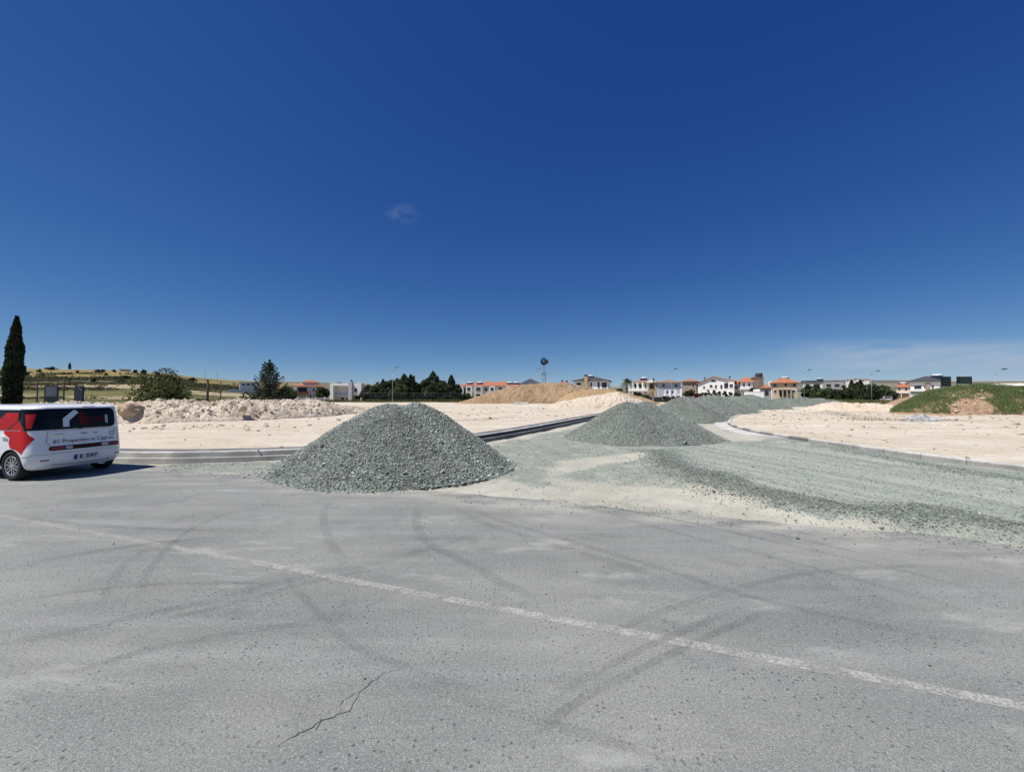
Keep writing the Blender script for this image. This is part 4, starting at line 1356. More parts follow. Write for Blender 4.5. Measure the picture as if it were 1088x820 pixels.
DG0, DG1 = (0.018, 0.030, 0.017), (0.068, 0.094, 0.044)
MG0, MG1 = (0.030, 0.048, 0.020), (0.10, 0.135, 0.052)

cypress('cypress_tree', 'tall dark slender cypress standing alone behind the white car', 'cypress', *at(12.5, 45), zt(337, 45), 1.5, 14000, 0.14, (0.011, 0.019, 0.011), (0.042, 0.058, 0.028), 501, belly=0.2, lean=0.35)
conifer('conifer_tree', 'dark conifer with upturned branches standing behind the rubble bank', 'conifer', *at(286, 44), zt(383.5, 44), 4.7, (0.015, 0.025, 0.020), (0.052, 0.074, 0.048), 503, 60)
round_tree('dark_bush', 'low dark bush at the left foot of the upturned conifer', 'bush', *at(266, 44), 1.7, 3.4, 2600, 0.11, DG0, DG1, 505, 'bushes beside the conifer', 0.0, 0.06)
round_tree('dark_bush', 'low dark bush at the right foot of the upturned conifer', 'bush', *at(304, 45), 2.9, 2.6, 2600, 0.11, DG0, MG1, 507, 'bushes beside the conifer', 0.0, 0.06)
# leafy tree with straggling shoots
lt = round_tree('leafy_tree', 'bushy green tree with straggling top shoots behind the rubble bank', 'tree', *at(173, 39), zt(397, 39), 5.4, 9000, 0.11, (0.040, 0.058, 0.022), (0.14, 0.16, 0.06), 509, None, 0.0, 0.12, 40)
rng = np.random.default_rng(511)
pp, kk = [], []
shoots = MB()
for i, (dx_, top) in enumerate([(-1.9, 396), (-0.9, 394), (-0.4, 392), (0.1, 391), (0.45, 390.5), (0.85, 393), (1.1, 396), (1.5, 399), (-1.3, 400)]):
    z1 = zt(top, 39); z0_ = z1 - rng.uniform(1.0, 1.6)
    shoots.tube([(dx_ * 0.8, 0, z0_), (dx_, 0.1, (z0_ + z1) / 2), (dx_ * 1.05, 0.1, z1)], [0.02, 0.014, 0.006], 5)
    m = 90
    q = rng.uniform(0, 1, m)
    pp.append(np.c_[dx_ * (0.8 + 0.25 * q) + rng.normal(0, .13, m), rng.normal(0.1, .13, m), z0_ + (z1 - z0_) * q]); kk.append(np.full(m, i))
shoots.build('shoots', BARK, lt, True)
pp = np.concatenate(pp); kk = np.concatenate(kk)
leaves('shoot_leaves', pp, 0.085 * rng.uniform(.6, 1.4, len(pp)), clump_cols(len(pp), kk, rng, (0.022, 0.038, 0.016), (0.06, 0.085, 0.03)), LEAF, lt, 513)

# the dense row behind the chain-link fence
row = []
for (px_, top, d_, kind, wd) in [(391, 408.5, 108, 'r', 4.0), (398, 406.5, 106, 'r', 4.4), (404.5, 407.0, 111, 'r', 4.0), (407, 403.6, 109, 'c', 2.4), (413, 404.5, 105, 'r', 5.0), (421, 398.8, 110, 'r', 4.6),
                                 (429.5, 398.0, 108, 'c', 4.2), (436.5, 398.3, 112, 'c', 2.2), (439.6, 400.0, 106, 'c', 0.9), (446, 404.0, 109, 'r', 4.6), (452.5, 401.2, 111, 'r', 4.4), (460, 395.0, 112, 'c', 3.8),
                                 (464.5, 400.8, 107, 'r', 4.0), (470.5, 404.2, 105, 'r', 5.0), (479.5, 398.8, 112, 'c', 2.8), (477, 405.5, 104, 'r', 4.8), (484.5, 409.5, 103, 'r', 3.8), (426, 407, 103, 'r', 4.8), (457, 406.5, 103, 'r', 4.6)]:
    row.append((px_, top, d_, kind, wd))
row.sort()
ords = ['leftmost', 'second', 'third', 'fourth', 'fifth', 'sixth', 'seventh', 'eighth', 'ninth', 'tenth', 'eleventh', 'twelfth', 'thirteenth', 'fourteenth', 'fifteenth', 'sixteenth']


def ordlab(i, n, one, where):
    if i == 0: return 'leftmost %s %s' % (one, where)
    if i == n - 1: return 'rightmost %s %s' % (one, where)
    return '%s %s from the left %s' % (ords[i], one, where)


cr = [r_ for r_ in row if r_[3] == 'c']; rr2 = [r_ for r_ in row if r_[3] == 'r']
for i, (px_, top, d_, k_, wd) in enumerate(cr):
    cypress('cypress_tree', ordlab(i, len(cr), 'pointed dark cypress', 'in the row behind the chain link fence'), 'cypress', *at(px_, d_), zt(top, d_) + 0.2, wd, 2600, 0.24, DG0, DG1, 600 + i, 'trees behind the chain link fence', z0=-0.2)
for i, (px_, top, d_, k_, wd) in enumerate(rr2):
    round_tree('bushy_tree', ordlab(i, len(rr2), 'bushy green tree', 'in the row behind the chain link fence'), 'tree', *at(px_, d_), zt(top - 2.2 + (i * 7 % 3) * 0.7, d_) + 0.2, wd * 1.1, 3000, 0.24, MG0 if i % 2 else DG0, MG1 if i % 3 else DG1, 630 + i, 'trees behind the chain link fence', 0.0, 0.14, 18, z0=-0.2, tall=1.15)

# trees on the right, in front of the far houses
tr = [(858, 411.5, 112, 'r', 4.2), (863, 405.5, 116, 'r', 4.6), (869, 411, 110, 'r', 4.4), (875, 411.5, 108, 'r', 4.6), (881.5, 411, 112, 'r', 4.2), (888, 410, 110, 'r', 3.8), (893.5, 410, 112, 'r', 3.4), (897.5, 407.8, 114, 'r', 3.0),
      (901.5, 411, 108, 'r', 3.4), (905, 404.4, 114, 'c', 1.9), (910.5, 406.5, 112, 'c', 2.2), (914.4, 404.0, 110, 'c', 2.0), (918.5, 407.5, 111, 'r', 3.0), (925.5, 404.0, 108, 'r', 4.4), (932, 405.4, 109, 'r', 4.4), (938.5, 408, 107, 'r', 4.2), (944.5, 412.5, 106, 'r', 3.4)]
cr = [r_ for r_ in tr if r_[3] == 'c']; rr2 = [r_ for r_ in tr if r_[3] == 'r']
for i, (px_, top, d_, k_, wd) in enumerate(cr):
    cypress('cypress_tree', ordlab(i, len(cr), 'narrow dark cypress', 'in the tree belt right of the grey block'), 'cypress', *at(px_, d_), zt(top, d_) + 0.3, wd, 2200, 0.24, DG0, DG1, 660 + i, 'tree belt beyond the right lot', z0=-0.3)
for i, (px_, top, d_, k_, wd) in enumerate(rr2):
    round_tree('bushy_tree', ordlab(i, len(rr2), 'dark bushy tree', 'in the tree belt right of the beige house'), 'tree', *at(px_, d_), zt(top, d_) + 0.3, wd, 2400, 0.24, DG0, DG1 if i % 3 else MG1, 670 + i, 'tree belt beyond the right lot', 0.0, 0.14, 18, z0=-0.3, tall=1.1)

# garden trees between the houses
for (px_, top, d_, wd, lab, c1_) in [(341, 409, 122, 4.6, 'leafy green tree between the red roofed villa and the white modern house', MG1),
                                     (346.5, 406.5, 120, 3.6, 'dark tree against the left wall of the white modern house', DG1),
                                     (305, 409.5, 118, 4.2, 'dark tree left of the red roofed villa', DG1),
                                     (390.5, 411, 116, 3.0, 'dark tree hard by the right wall of the white modern house', DG1),
                                     (657, 410, 98, 3.4, 'dark bush left of the palm', DG1),
                                     (496, 418, 108, 3.8, 'green bush in front of the white row house at its left end', MG1),
                                     (489, 419.5, 104, 3.6, 'low green bush at the right end of the fenced tree row', MG1),
                                     (676, 416, 101, 3.6, 'low green hedge bush in front of the pillared white house', MG1),
                                     (684, 418, 100, 3.4, 'olive bush below the balcony of the pillared white house', MG1),
                                     (733, 414.5, 108, 4.2, 'dark tree in front of the brown house', DG1),
                                     (800, 410.5, 112, 2.6, 'dark narrow tree in front of the dark brown house', DG1)]:
    round_tree('garden_tree', lab, 'tree', *at(px_, d_), zt(top, d_) + 0.2, wd, 1900, 0.21, DG0, c1_, int(px_ * 3), 'garden trees between the houses', 0.0, 0.10, 14, z0=-0.2)
gs = [748.5, 753.5, 758.5, 764, 769.5, 775]
for i, px_ in enumerate(gs):
    d_ = 104
    round_tree('garden_shrub', ordlab(i, len(gs), 'dark rounded shrub', 'in front of the white gabled house'), 'shrub', *at(px_, d_), zt(411.5 + (i % 2) * 1.2, d_) + 0.2, 1.8, 1100, 0.17, DG0, DG1, 800 + i, 'shrubs in front of the white gabled house', 0.0, 0.06, 10, z0=-0.2)
ls = [742, 745, 781]
for i, (px_, lab) in enumerate([(741.5, 'dark red leaved shrub left of the white gabled house'), (783, 'broad dark green shrub at the foot of the white garden wall'), (715, 'low dark shrub in front of the bluish white house, right part'), (706, 'low dark shrub in front of the bluish white house, left part')]):
    c0_, c1_ = ((0.06, 0.016, 0.014), (0.10, 0.03, 0.024)) if i == 0 else (DG0, DG1)
    d_ = 98
    round_tree('garden_shrub', lab, 'shrub', *at(px_, d_), zt(416 if i < 2 else 420.5, d_) + 0.2, 2.6 if i < 2 else 2.0, 1200, 0.17, c0_, c1_, 820 + i, 'shrubs by the far garden walls', 0.0, 0.06, 10, z0=-0.2)


def palm(label, x, y, h, seed):
    rng = np.random.default_rng(seed)
    root = thing('palm_tree', label, 'palm', (x, y, -0.2))
    MB().tube([(0, 0, -0.2), (0.08, 0, h * 0.4), (0, 0, h * 0.8)], [0.28, 0.22, 0.2], 8).build('trunk', BARK, root, True)
    V, Fc, C = [], [], []
    for b in range(46):
        a = rng.uniform(0, 6.283); el = rng.uniform(-0.5, 1.45); L = rng.uniform(1.5, 2.2)
        s = np.linspace(0, 1, 7)
        hor = L * s * math.cos(el); zz_ = h * 0.8 + L * (s * math.sin(el) - 0.45 * s ** 2)
        for i in range(6):
            wv = 0.26 * math.sin(math.pi * min(1, (s[i] * 0.9 + 0.12)))
            for sgn in (-1, 1):
                p0 = np.array([hor[i] * math.cos(a), hor[i] * math.sin(a), zz_[i]]); p1 = np.array([hor[i + 1] * math.cos(a), hor[i + 1] * math.sin(a), zz_[i + 1]])
                sd = np.array([-math.sin(a), math.cos(a), -0.5]) * wv * sgn
                k = len(V); V += [p0, p1, p1 * 0.6 + p0 * 0.4 + sd]; Fc.append((k, k + 1, k + 2))
                C.append(np.array([0.035, 0.05, 0.018]) * (1 - rng.uniform()) + np.array([0.10, 0.105, 0.04]) * rng.uniform(0.3, 1))
    np_mesh('fronds', np.array(V), np.array(Fc), LEAF, root, fcols=np.array(C))
    return root


palm('palm with a full olive green crown left of the pillared white house', *at(666, 100), zt(400.5, 100) + 0.2, 71)

# scrub on the far left hillside
hs = []
for (px_, py_, wd, hh) in [(27, 397.5, 7, 4), (41, 394.7, 5, 4), (54, 392, 10, 3.6), (73.5, 391.2, 1.6, 8), (82, 394.5, 4, 2.5), (99, 404.5, 5, 3.2), (107, 394.3, 12, 3), (112, 397.5, 3, 3.4), (121, 394.5, 4, 4), (134, 402.5, 8, 5),
                           (143, 395.2, 5, 3.6), (152, 395.6, 7, 5), (167, 398, 6, 4), (20, 404, 5, 4), (204, 404.0, 7, 4), (152, 410.5, 5, 2.4)]:
    az_ = math.atan((px_ - CX) / F)
    best = None
    for d_ in np.linspace(95, 540, 180):
        z_ = float(terrain_z(np.array([(px_ - CX) / F * d_]), np.array([d_]))[0])
        p2 = HZ - F * (z_ - CAMH) / d_
        if p2 <= py_ + 1.2:
            best = (d_, z_); break
    if best is None:
        best = (515.0, float(terrain_z(np.array([(px_ - CX) / F * 515.0]), np.array([515.0]))[0]))
    hs.append((px_, best[0], best[1], wd, hh))
hs.sort()
# low scrub covering parts of the hillside
rng = np.random.default_rng(951)
n = 30000
px_ = rng.uniform(-260, 330, n); dp_ = 48 + 370 * rng.uniform(0, 1, n)
x = (px_ - CX) / F * dp_; y = dp_
m = fbm(x / 34, y / 20, 5, 955, 0.6) + 0.13 * np.exp(-((dp_ - 255) / 55) ** 2) - 0.0 * (dp_ < 150) + 0.03 * np.exp(-((dp_ - 62) / 14) ** 2)
k = m > 0.14 + rng.uniform(-0.05, 0.06, n)
x, y, dp_ = x[k], y[k], dp_[k]
z = terrain_z(x, y)
rep = 9
xx, yy, zz = np.repeat(x, rep), np.repeat(y, rep), np.repeat(z, rep)
sc_ = np.repeat(dp_ / 250, rep)
o3 = rng.normal(0, 1, (len(xx), 3)) * np.array([0.9, 0.9, 0.35])
tt = np.repeat(rng.uniform(0, 1, len(x)), rep)[:, None]
cs = np.array([0.040, 0.048, 0.022]) * (1 - tt) + np.array([0.13, 0.12, 0.06]) * tt
tag(leaves('hill_scrub', np.c_[xx, yy, zz + 0.3] + o3 * sc_[:, None], 0.55 * sc_ * rng.uniform(0.5, 1.3, len(xx)), cs, LEAF, None, 957), 'low dark scrub spread over the dry hillside', 'scrub', None, 'stuff')
for i, (px_, d_, z_, wd, hh) in enumerate(hs):
    if hh > 7:
        cypress('hill_cypress', 'tiny dark cypress alone on the skyline of the left hill', 'cypress', *at(px_, d_), 8.5, 2.4, 500, 0.5, DG0, DG1, 900 + i, z0=z_)
    else:
        k_ = [q for q in hs if q[4] <= 7]
        j = k_.index((px_, d_, z_, wd, hh))
        round_tree('hill_shrub', ordlab(j, len(k_), 'dark shrub', 'on the dry hillside at the left'), 'shrub', *at(px_, d_), hh * max(.6, d_ / 420), wd * max(.5, d_ / 420), 600, 0.5 * max(.4, d_ / 420), (0.016, 0.024, 0.012), (0.04, 0.05, 0.024), 900 + i, 'shrubs on the left hillside', 0.0, 0.1, 9, z0=z_ - 0.3)

# ================================================================== HOUSES
WHITE = M('white_render', (0.80, 0.79, 0.765), 0.85, 0.06, 0.7)
OFFW = M('off_white_render', (0.66, 0.64, 0.60), 0.85, 0.07, 0.7)
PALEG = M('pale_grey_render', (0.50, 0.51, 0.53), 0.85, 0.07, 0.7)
BEIGE = M('beige_render', (0.52, 0.43, 0.315), 0.85, 0.08, 0.7)
YELLOW = M('yellow_stone', (0.44, 0.335, 0.165), 0.85, 0.12, 2.0)
BROWNW = M('brown_render', (0.22, 0.165, 0.135), 0.88, 0.12, 0.8)
STONEW = M('stone_cladding', (0.34, 0.27, 0.22), 0.9, 0.3, 2.5)
GREYW = M('grey_concrete', (0.30, 0.30, 0.31), 0.9, 0.12, 0.8)
DKFRAME = M('dark_frame', (0.04, 0.042, 0.046), 0.5, 0.1)
GLASS = M('window_glass', (0.02, 0.024, 0.03), 0.12, 0.2, 1.0, spec=0.5)
WFRAME = M('white_frame', (0.7, 0.7, 0.69), 0.5, 0.04)
TANKM = M('white_tank', (0.55, 0.56, 0.56), 0.35, 0.04, spec=0.5)
PANELM = M('solar_panel', (0.015, 0.02, 0.035), 0.2, 0.2, 2.0, spec=0.5)
METAL = M('galvanised_metal', (0.27, 0.30, 0.34), 0.6, 0.1, 2.0, metallic=0.2)
DKMETAL = M('dark_metal', (0.06, 0.062, 0.065), 0.5, 0.1, 2.0, metallic=0.3)
SHADEIN = M('painted_interior_shade', (0.035, 0.035, 0.04), 0.9, 0.1)  # near-black colour standing for the shade inside openings


def tiles(name, c1, c2):
    if name in MATS: return MATS[name]
    m, t, p = newmat(name)
    v = t.coord('Object')
    c = t.mix(t.noise(v, 0.8, 5, 0.65), c1, c2)
    wv = t.n('ShaderNodeTexWave', wave_type='BANDS', bands_direction='X')
    t.put(wv.inputs['Vector'], v); wv.inputs['Scale'].default_value = 1.2; wv.inputs['Distortion'].default_value = 0.4
    c = t.mix(1.0, c, t.ramp(wv.outputs['Fac'], 0.1, 0.9, 0.78, 1.1), 'MULTIPLY')
    t.put(p.inputs['Base Color'], c)
    p.inputs['Roughness'].default_value = 0.85
    t.put(p.inputs['Normal'], t.bump(wv.outputs['Fac'], 0.5, 0.06))
    MATS[name] = m
    return m


TERRA = tiles('terracotta_tiles', (0.33, 0.112, 0.058), (0.44, 0.175, 0.095))
BRTILE = tiles('brown_tiles', (0.24, 0.125, 0.08), (0.33, 0.19, 0.125))
DKTILE = tiles('dark_roof_tiles', (0.035, 0.038, 0.048), (0.065, 0.068, 0.08))


class House:
    def __init__(s, label, px0, px1, d, depth, h, rz=0.0, wall=WHITE, z0=-0.25, group='houses beyond the building lots', name='house', cat='house', gable=None):
        """front wall spans photo columns px0..px1 at depth d; local x right, y away, z up"""
        x0, _ = at(px0, d); x1, _ = at(px1, d)
        az_ = math.atan2((x0 + x1) / 2, d); ca = math.cos(az_)
        rz = -az_ + rz * 0.4                      # the street front turns roughly towards the road junction
        s.w = (x1 - x0) * ca; s.d = depth; s.h = h - z0; s.z0 = z0; s.dist = d
        s.px0 = px0; s.kx = F / (d * ca)
        s.root = thing(name, label, cat, ((x0 + x1) / 2, d, z0), rz, group)
        if wall is not None:
            mb = MB()
            if gable:
                lo, hi, pk = gable
                mb.prism([(-s.w / 2, 0), (s.w / 2, 0), (s.w / 2, hi), (pk, s.h), (-s.w / 2, lo)], 0, depth)
            else:
                mb.box(-s.w / 2, s.w / 2, 0, depth, 0, s.h)
            mb.build('wall', wall, s.root)

    def X(s, px):
        return (px - s.px0) / s.kx - s.w / 2

    def Z(s, py):
        return zt(py, s.dist) - s.z0

    def part(s, name, mb, mat, parent=None, smooth=False):
        return mb.build(name, mat, parent or s.root, smooth)

    def box(s, name, px0, px1, y0, y1, pyt, pyb, mat):
        return s.part(name, MB().box(s.X(px0), s.X(px1), y0, y1, s.Z(pyb), s.Z(pyt)), mat)

    def window(s, px0, px1, pyt, pyb, frame=WFRAME, y=0.0, door=False, name=None):
        x0, x1, z0, z1 = s.X(px0), s.X(px1), max(0.02, s.Z(pyb)), s.Z(pyt)
        f = 0.07
        mb = MB()
        mb.box(x0, x0 + f, y - 0.06, y + 0.05, z0, z1).box(x1 - f, x1, y - 0.06, y + 0.05, z0, z1)
        mb.box(x0 + f, x1 - f, y - 0.06, y + 0.05, z1 - f, z1).box(x0 + f, x1 - f, y - 0.06, y + 0.05, z0, z0 + f)
        if x1 - x0 > 1.3: mb.box((x0 + x1) / 2 - 0.03, (x0 + x1) / 2 + 0.03, y - 0.055, y + 0.05, z0 + f, z1 - f)
        w_ = mb.build(name or ('door' if door else 'window'), frame, s.root)
        MB().box(x0 + f + 0.004, x1 - f - 0.004, y - 0.02, y + 0.04, z0 + f + 0.004, z1 - f - 0.004).build('pane', GLASS, w_)
        if not door:
            MB().box(x0 - 0.06, x1 + 0.06, y - 0.12, y - 0.003, z0 - 0.07, z0 - 0.004).build('sill', OFFW, w_)
        return w_

    def side_window(s, side, y0, y1, z0, z1):
        x = side * s.w / 2
        a, b = sorted((x - 0.04 * side, x + 0.05 * side))
        w_ = MB().box(a, b, y0, y1, z0, z1).build('window', WFRAME, s.root)
        a, b = sorted((x + 0.03 * side, x + 0.06 * side))
        MB().box(a, b, y0 + 0.07, y1 - 0.07, z0 + 0.07, z1 - 0.07).build('pane', GLASS, w_)

    def hip(s, mat, rise, over=0.4, x0=None, x1=None, y0=0.0, y1=None, z=None, name='roof'):
        x0 = -s.w / 2 if x0 is None else x0; x1 = s.w / 2 if x1 is None else x1
        y1 = s.d if y1 is None else y1; z = s.h if z is None else z
        a, b, c, d = x0 - over, x1 + over, y0 - over, y1 + over
        hw = min(b - a, d - c) / 2
        if b - a >= d - c:
            r1, r2 = (a + hw, (c + d) / 2), (b - hw, (c + d) / 2)
        else:
            r1, r2 = ((a + b) / 2, c + hw), ((a + b) / 2, d - hw)
        V = [(a, c, z), (b, c, z), (b, d, z), (a, d, z), (a, c, z + .12), (b, c, z + .12), (b, d, z + .12), (a, d, z + .12), (*r1, z + rise + .12), (*r2, z + rise + .12)]
        if b - a >= d - c:
            fs = [(4, 5, 9, 8), (6, 7, 8, 9), (7, 4, 8), (5, 6, 9)]
        else:
            fs = [(4, 5, 8), (5, 6, 9, 8), (6, 7, 9), (7, 4, 8, 9)]
        fs += [(3, 2, 1, 0), (0, 1, 5, 4), (1, 2, 6, 5), (2, 3, 7, 6), (3, 0, 4, 7)]
        return s.part(name, MB().add(V, fs), mat)

    def slab(s, mat, th=0.25, over=0.25, x0=None, x1=None, y0=0.0, y1=None, z=None, name='roof'):
        x0 = -s.w / 2 if x0 is None else x0; x1 = s.w / 2 if x1 is None else x1
        y1 = s.d if y1 is None else y1; z = s.h if z is None else z
        return s.part(name, MB().box(x0 - over, x1 + over, y0 - over, y1 + over, z + 0.003, z + th), mat)

    def heater(s, px, y, z, r=0.32):
        r = r * 0.8
        x = s.X(px)
        mb = MB()
        mb.lathe([(0.02, -0.75), (r * 0.8, -0.75), (r, -0.68), (r, 0.68), (r * 0.8, 0.75), (0.02, 0.75)], 14, 0, 'x', (x, y, z + 0.75))
        t_ = s.part('water_tank', mb, TANKM, None, True)
        MB().box(x - 0.7, x - 0.64, y - 0.1, y - 0.04, z - 0.2, z + 0.5).box(x + 0.64, x + 0.7, y - 0.1, y - 0.04, z - 0.2, z + 0.5).build('legs', METAL, t_)
        m_ = Matrix.Translation((x, y - 1.0, z + 0.25)) @ Matrix.Rotation(R(35), 4, 'X')
        MB().box(-0.95, 0.95, -0.95, 0.75, -0.05, 0.05, mat=m_).build('collector', PANELM, t_)

    def chimney(s, px0, px1, y0, y1, pyt, pyb, mat, roof=None, cap=DKFRAME):
        c_ = MB().box(s.X(px0), s.X(px1), y0, y1, s.Z(pyb), s.Z(pyt)).build('chimney', mat, roof or s.root)
        MB().box(s.X(px0) - .1, s.X(px1) + .1, y0 - .1, y1 + .1, s.Z(pyt) + .003, s.Z(pyt) + .22).build('cap', cap, s.root).parent = (roof or s.root) if roof is None else roof
        return c_


# --- red roofed villa behind the bank
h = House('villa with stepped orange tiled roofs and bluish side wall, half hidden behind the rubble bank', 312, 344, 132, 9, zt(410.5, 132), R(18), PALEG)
h.hip(TERRA, 1.15, 0.5, h.X(311), h.X(346), 0, 9)
h.part('upper_storey', MB().box(h.X(323), h.X(339), 1.2, 8, h.h + 0.1, h.h + 1.3), OFFW)
h.hip(TERRA, 0.85, 0.4, h.X(323), h.X(339), 1.2, 5, h.h + 1.3)
h.box('balcony', 314, 327, -1.6, -0.01, 416.2, 418.8, TERRA)
h.box('porch', 305, 316, -3.0, -0.02, 415.5, 428, WHITE)
h.box('recess', 316, 326, -0.04, 0.02, 411.5, 416, SHADEIN)  # flat dark slab on the wall, painted as a shaded recess
h.window(332, 334.5, 412, 416); h.window(337, 340, 412, 416); h.window(329, 331, 419, 424)
# --- modern white house
h = House('white modern cube house with a framed recess, dark garage opening and a stair tower', 350.5, 386, 116, 10, zt(407.0, 116), R(-52), None)
E = h
h.part('wall', MB().box(h.X(352), h.X(385.8), 1.6, 10, 0, h.h - 0.4), WHITE)
h.part('frame', MB().box(h.X(350.5), h.X(354), -0.6, 1.59, 0, h.h).box(h.X(354), h.X(371.5), -0.6, 1.59, h.h - 0.75, h.h), WHITE)
h.part('terrace', MB().box(h.X(354.1), h.X(372), 0.2, 1.58, h.Z(420.6), h.Z(419.8)), WHITE)
h.part('upper_block', MB().box(h.X(376), h.X(385.8), -0.6, 1.59, h.Z(420.2), h.h), WHITE)
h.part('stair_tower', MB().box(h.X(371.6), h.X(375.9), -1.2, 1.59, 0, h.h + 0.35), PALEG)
h.part('post', MB().box(h.X(384.9), h.X(385.8), -0.55, -0.2, 0, h.Z(420.2) - .003), WHITE)
h.part('garage_opening_shade', MB().box(h.X(376.1), h.X(384.6), 1.53, 1.6, 0.05, h.Z(420.3) - .02), SHADEIN)  # dark slab on an uncut wall, its colour stands for garage shade
h.window(367, 370.5, 412, 418.5, DKFRAME, 1.6); h.window(378, 381, 412.5, 416.5, DKFRAME, -0.6)
h.window(359.5, 363, 422, 425.5, DKFRAME, 1.6); h.window(365.5, 369, 422, 425.5, DKFRAME, 1.6)
h.part('flue', MB().box(h.X(372.8), h.X(374.2), 0, 0.5, h.h + 0.35, h.Z(403.5)), DKFRAME)
h.part('roof_unit', MB().box(h.X(351), h.X(355), 4, 5.2, h.h - 0.4, h.h + 0.4), DKFRAME)
# --- white row house with orange roof
h = House('long white row house with orange tiled roof left of the brown soil mound', 487, 555, 124, 9, zt(410.2, 124), R(-8), WHITE)
rf = h.hip(TERRA, 1.35, 0.5)
for a, b, yy in [(486.5, 492.5, -1.4), (495.5, 501.5, -1.5), (504.5, 513, -2.2), (520, 526, -1.3), (538, 545, -1.4)]:
    h.part('bay', MB().box(h.X(a), h.X(b), yy, -0.003, 0, h.h - 0.02), WHITE if a != 504.5 else OFFW)
    h.window(a + (b - a) * .25, a + (b - a) * .75, 411.8, 414.8, DKFRAME, yy)
    h.window(a + (b - a) * .25, a + (b - a) * .75, 418.5, 422, DKFRAME, yy)
h.window(493, 495, 412, 419, DKFRAME, 0, True); h.window(515, 518, 412, 415.5, DKFRAME); h.window(530, 534, 412, 415.5, DKFRAME)
for q in (499, 509.5, 542, 549): h.heater(q, 2.2, h.h + 0.35, 0.36)
# --- dark roofed house
h = House('brown house with a dark hipped roof left of the windmill, behind the soil mound', 551.5, 577, 135, 10, zt(409, 135), R(12), BROWNW)
h.hip(DKTILE, 2.2, 0.6)
h.window(556, 560, 411, 416, WFRAME); h.window(566, 570, 411, 416, WFRAME)
h = House('low far house with a brown roof right of the windmill', 591, 607, 150, 9, zt(408.5, 150), R(-6), BROWNW)
rf = h.hip(BRTILE, 1.2, 0.5); h.window(594, 598, 409.5, 414)
h.part('roof_plant', MB().box(h.X(596), h.X(598), 3, 4, h.h + 0.5, h.h + 1.7).box(h.X(601), h.X(603), 3, 4, h.h + 0.5, h.h + 1.6), DKFRAME)
# --- house with yellow chimney
h = House('white house with dark hipped roof and a tall yellow chimney, behind the ochre soil mound', 610, 646, 104, 10, zt(404.8, 104), R(-14), WHITE)
rf = h.hip(DKTILE, 1.35, 0.55)
h.part('chimney', MB().box(h.X(621.2), h.X(624.6), -0.75, -0.01, 0, h.Z(399.2)), YELLOW)
h.part('chimney_cap', MB().box(h.X(620.7), h.X(625.1), -0.85, 0.1, h.Z(399.2) + .003, h.Z(398.2)), DKFRAME)
h.window(627.5, 629, 406.5, 411, DKFRAME); h.window(635, 637, 406, 412, DKFRAME); h.window(639.5, 644.5, 406.5, 412, DKFRAME); h.window(612.5, 617, 406.5, 409.5, DKFRAME)
h.heater(626, 3.4, h.h + 0.7, 0.3)
h.side_window(1, 2, 4.5, 2.6, 4.4)
# --- pillared white house
h = House('white house with pillars, balcony and a yellow arched porch, right of the palm', 671, 698, 112, 9, zt(406.2, 112), R(-10), OFFW)
rf = h.hip(BRTILE, 0.9, 0.5)
h.part('pillars', MB().box(h.X(672), h.X(673.5), -2.0, -1.6, 0, h.h - .02).box(h.X(677), h.X(678.5), -2.0, -1.6, 0, h.h - .02).box(h.X(682.5), h.X(684), -2.0, -1.6, 0, h.h - .02).box(h.X(668.5), h.X(669.7), -2.0, -1.6, 0, h.Z(411)), WHITE)
h.part('balcony', MB().box(h.X(668), h.X(689), -2.2, -0.01, h.Z(415.5), h.Z(413.2)), WHITE)
h.part('porch_gable', MB().prism([(h.X(686.5), h.Z(406.5)), (h.X(698.5), h.Z(406.5)), (h.X(692.5), h.Z(403.8))], -2.4, -0.01), WHITE)
h.part('porch', MB().box(h.X(687), h.X(688.3), -2.3, -1.9, h.Z(413.5), h.Z(406.6)).box(h.X(696.5), h.X(697.6), -2.3, -1.9, 0, h.Z(406.6)), YELLOW)
h.part('arch', MB().prism([(h.X(688.5), 0)] + [(h.X(692.4) + (h.X(696.4) - h.X(688.5)) / 2 * math.cos(a), h.Z(417.5) + 0.9 * math.sin(a)) for a in np.linspace(math.pi, 0, 9)] + [(h.X(696.4), 0), (h.X(695.4), 0)] +
       [(h.X(692.4) + (h.X(695.4) - h.X(689.5)) / 2 * math.cos(a), h.Z(418.2) + 0.8 * math.sin(a)) for a in np.linspace(0, math.pi, 9)] + [(h.X(689.5), 0)], -2.2, -1.9), YELLOW)
h.window(674, 676.6, 408, 412.5, DKFRAME); h.window(679, 682, 408, 412.5, DKFRAME); h.window(685, 687, 408, 412.5, DKFRAME); h.window(690, 694.5, 407.5, 413, DKFRAME)
h.window(680, 684, 417.5, 424, DKFRAME, 0, True); h.window(673, 677, 417.5, 421, DKFRAME)
h.heater(683.5, 3.0, h.h + 0.55, 0.36)
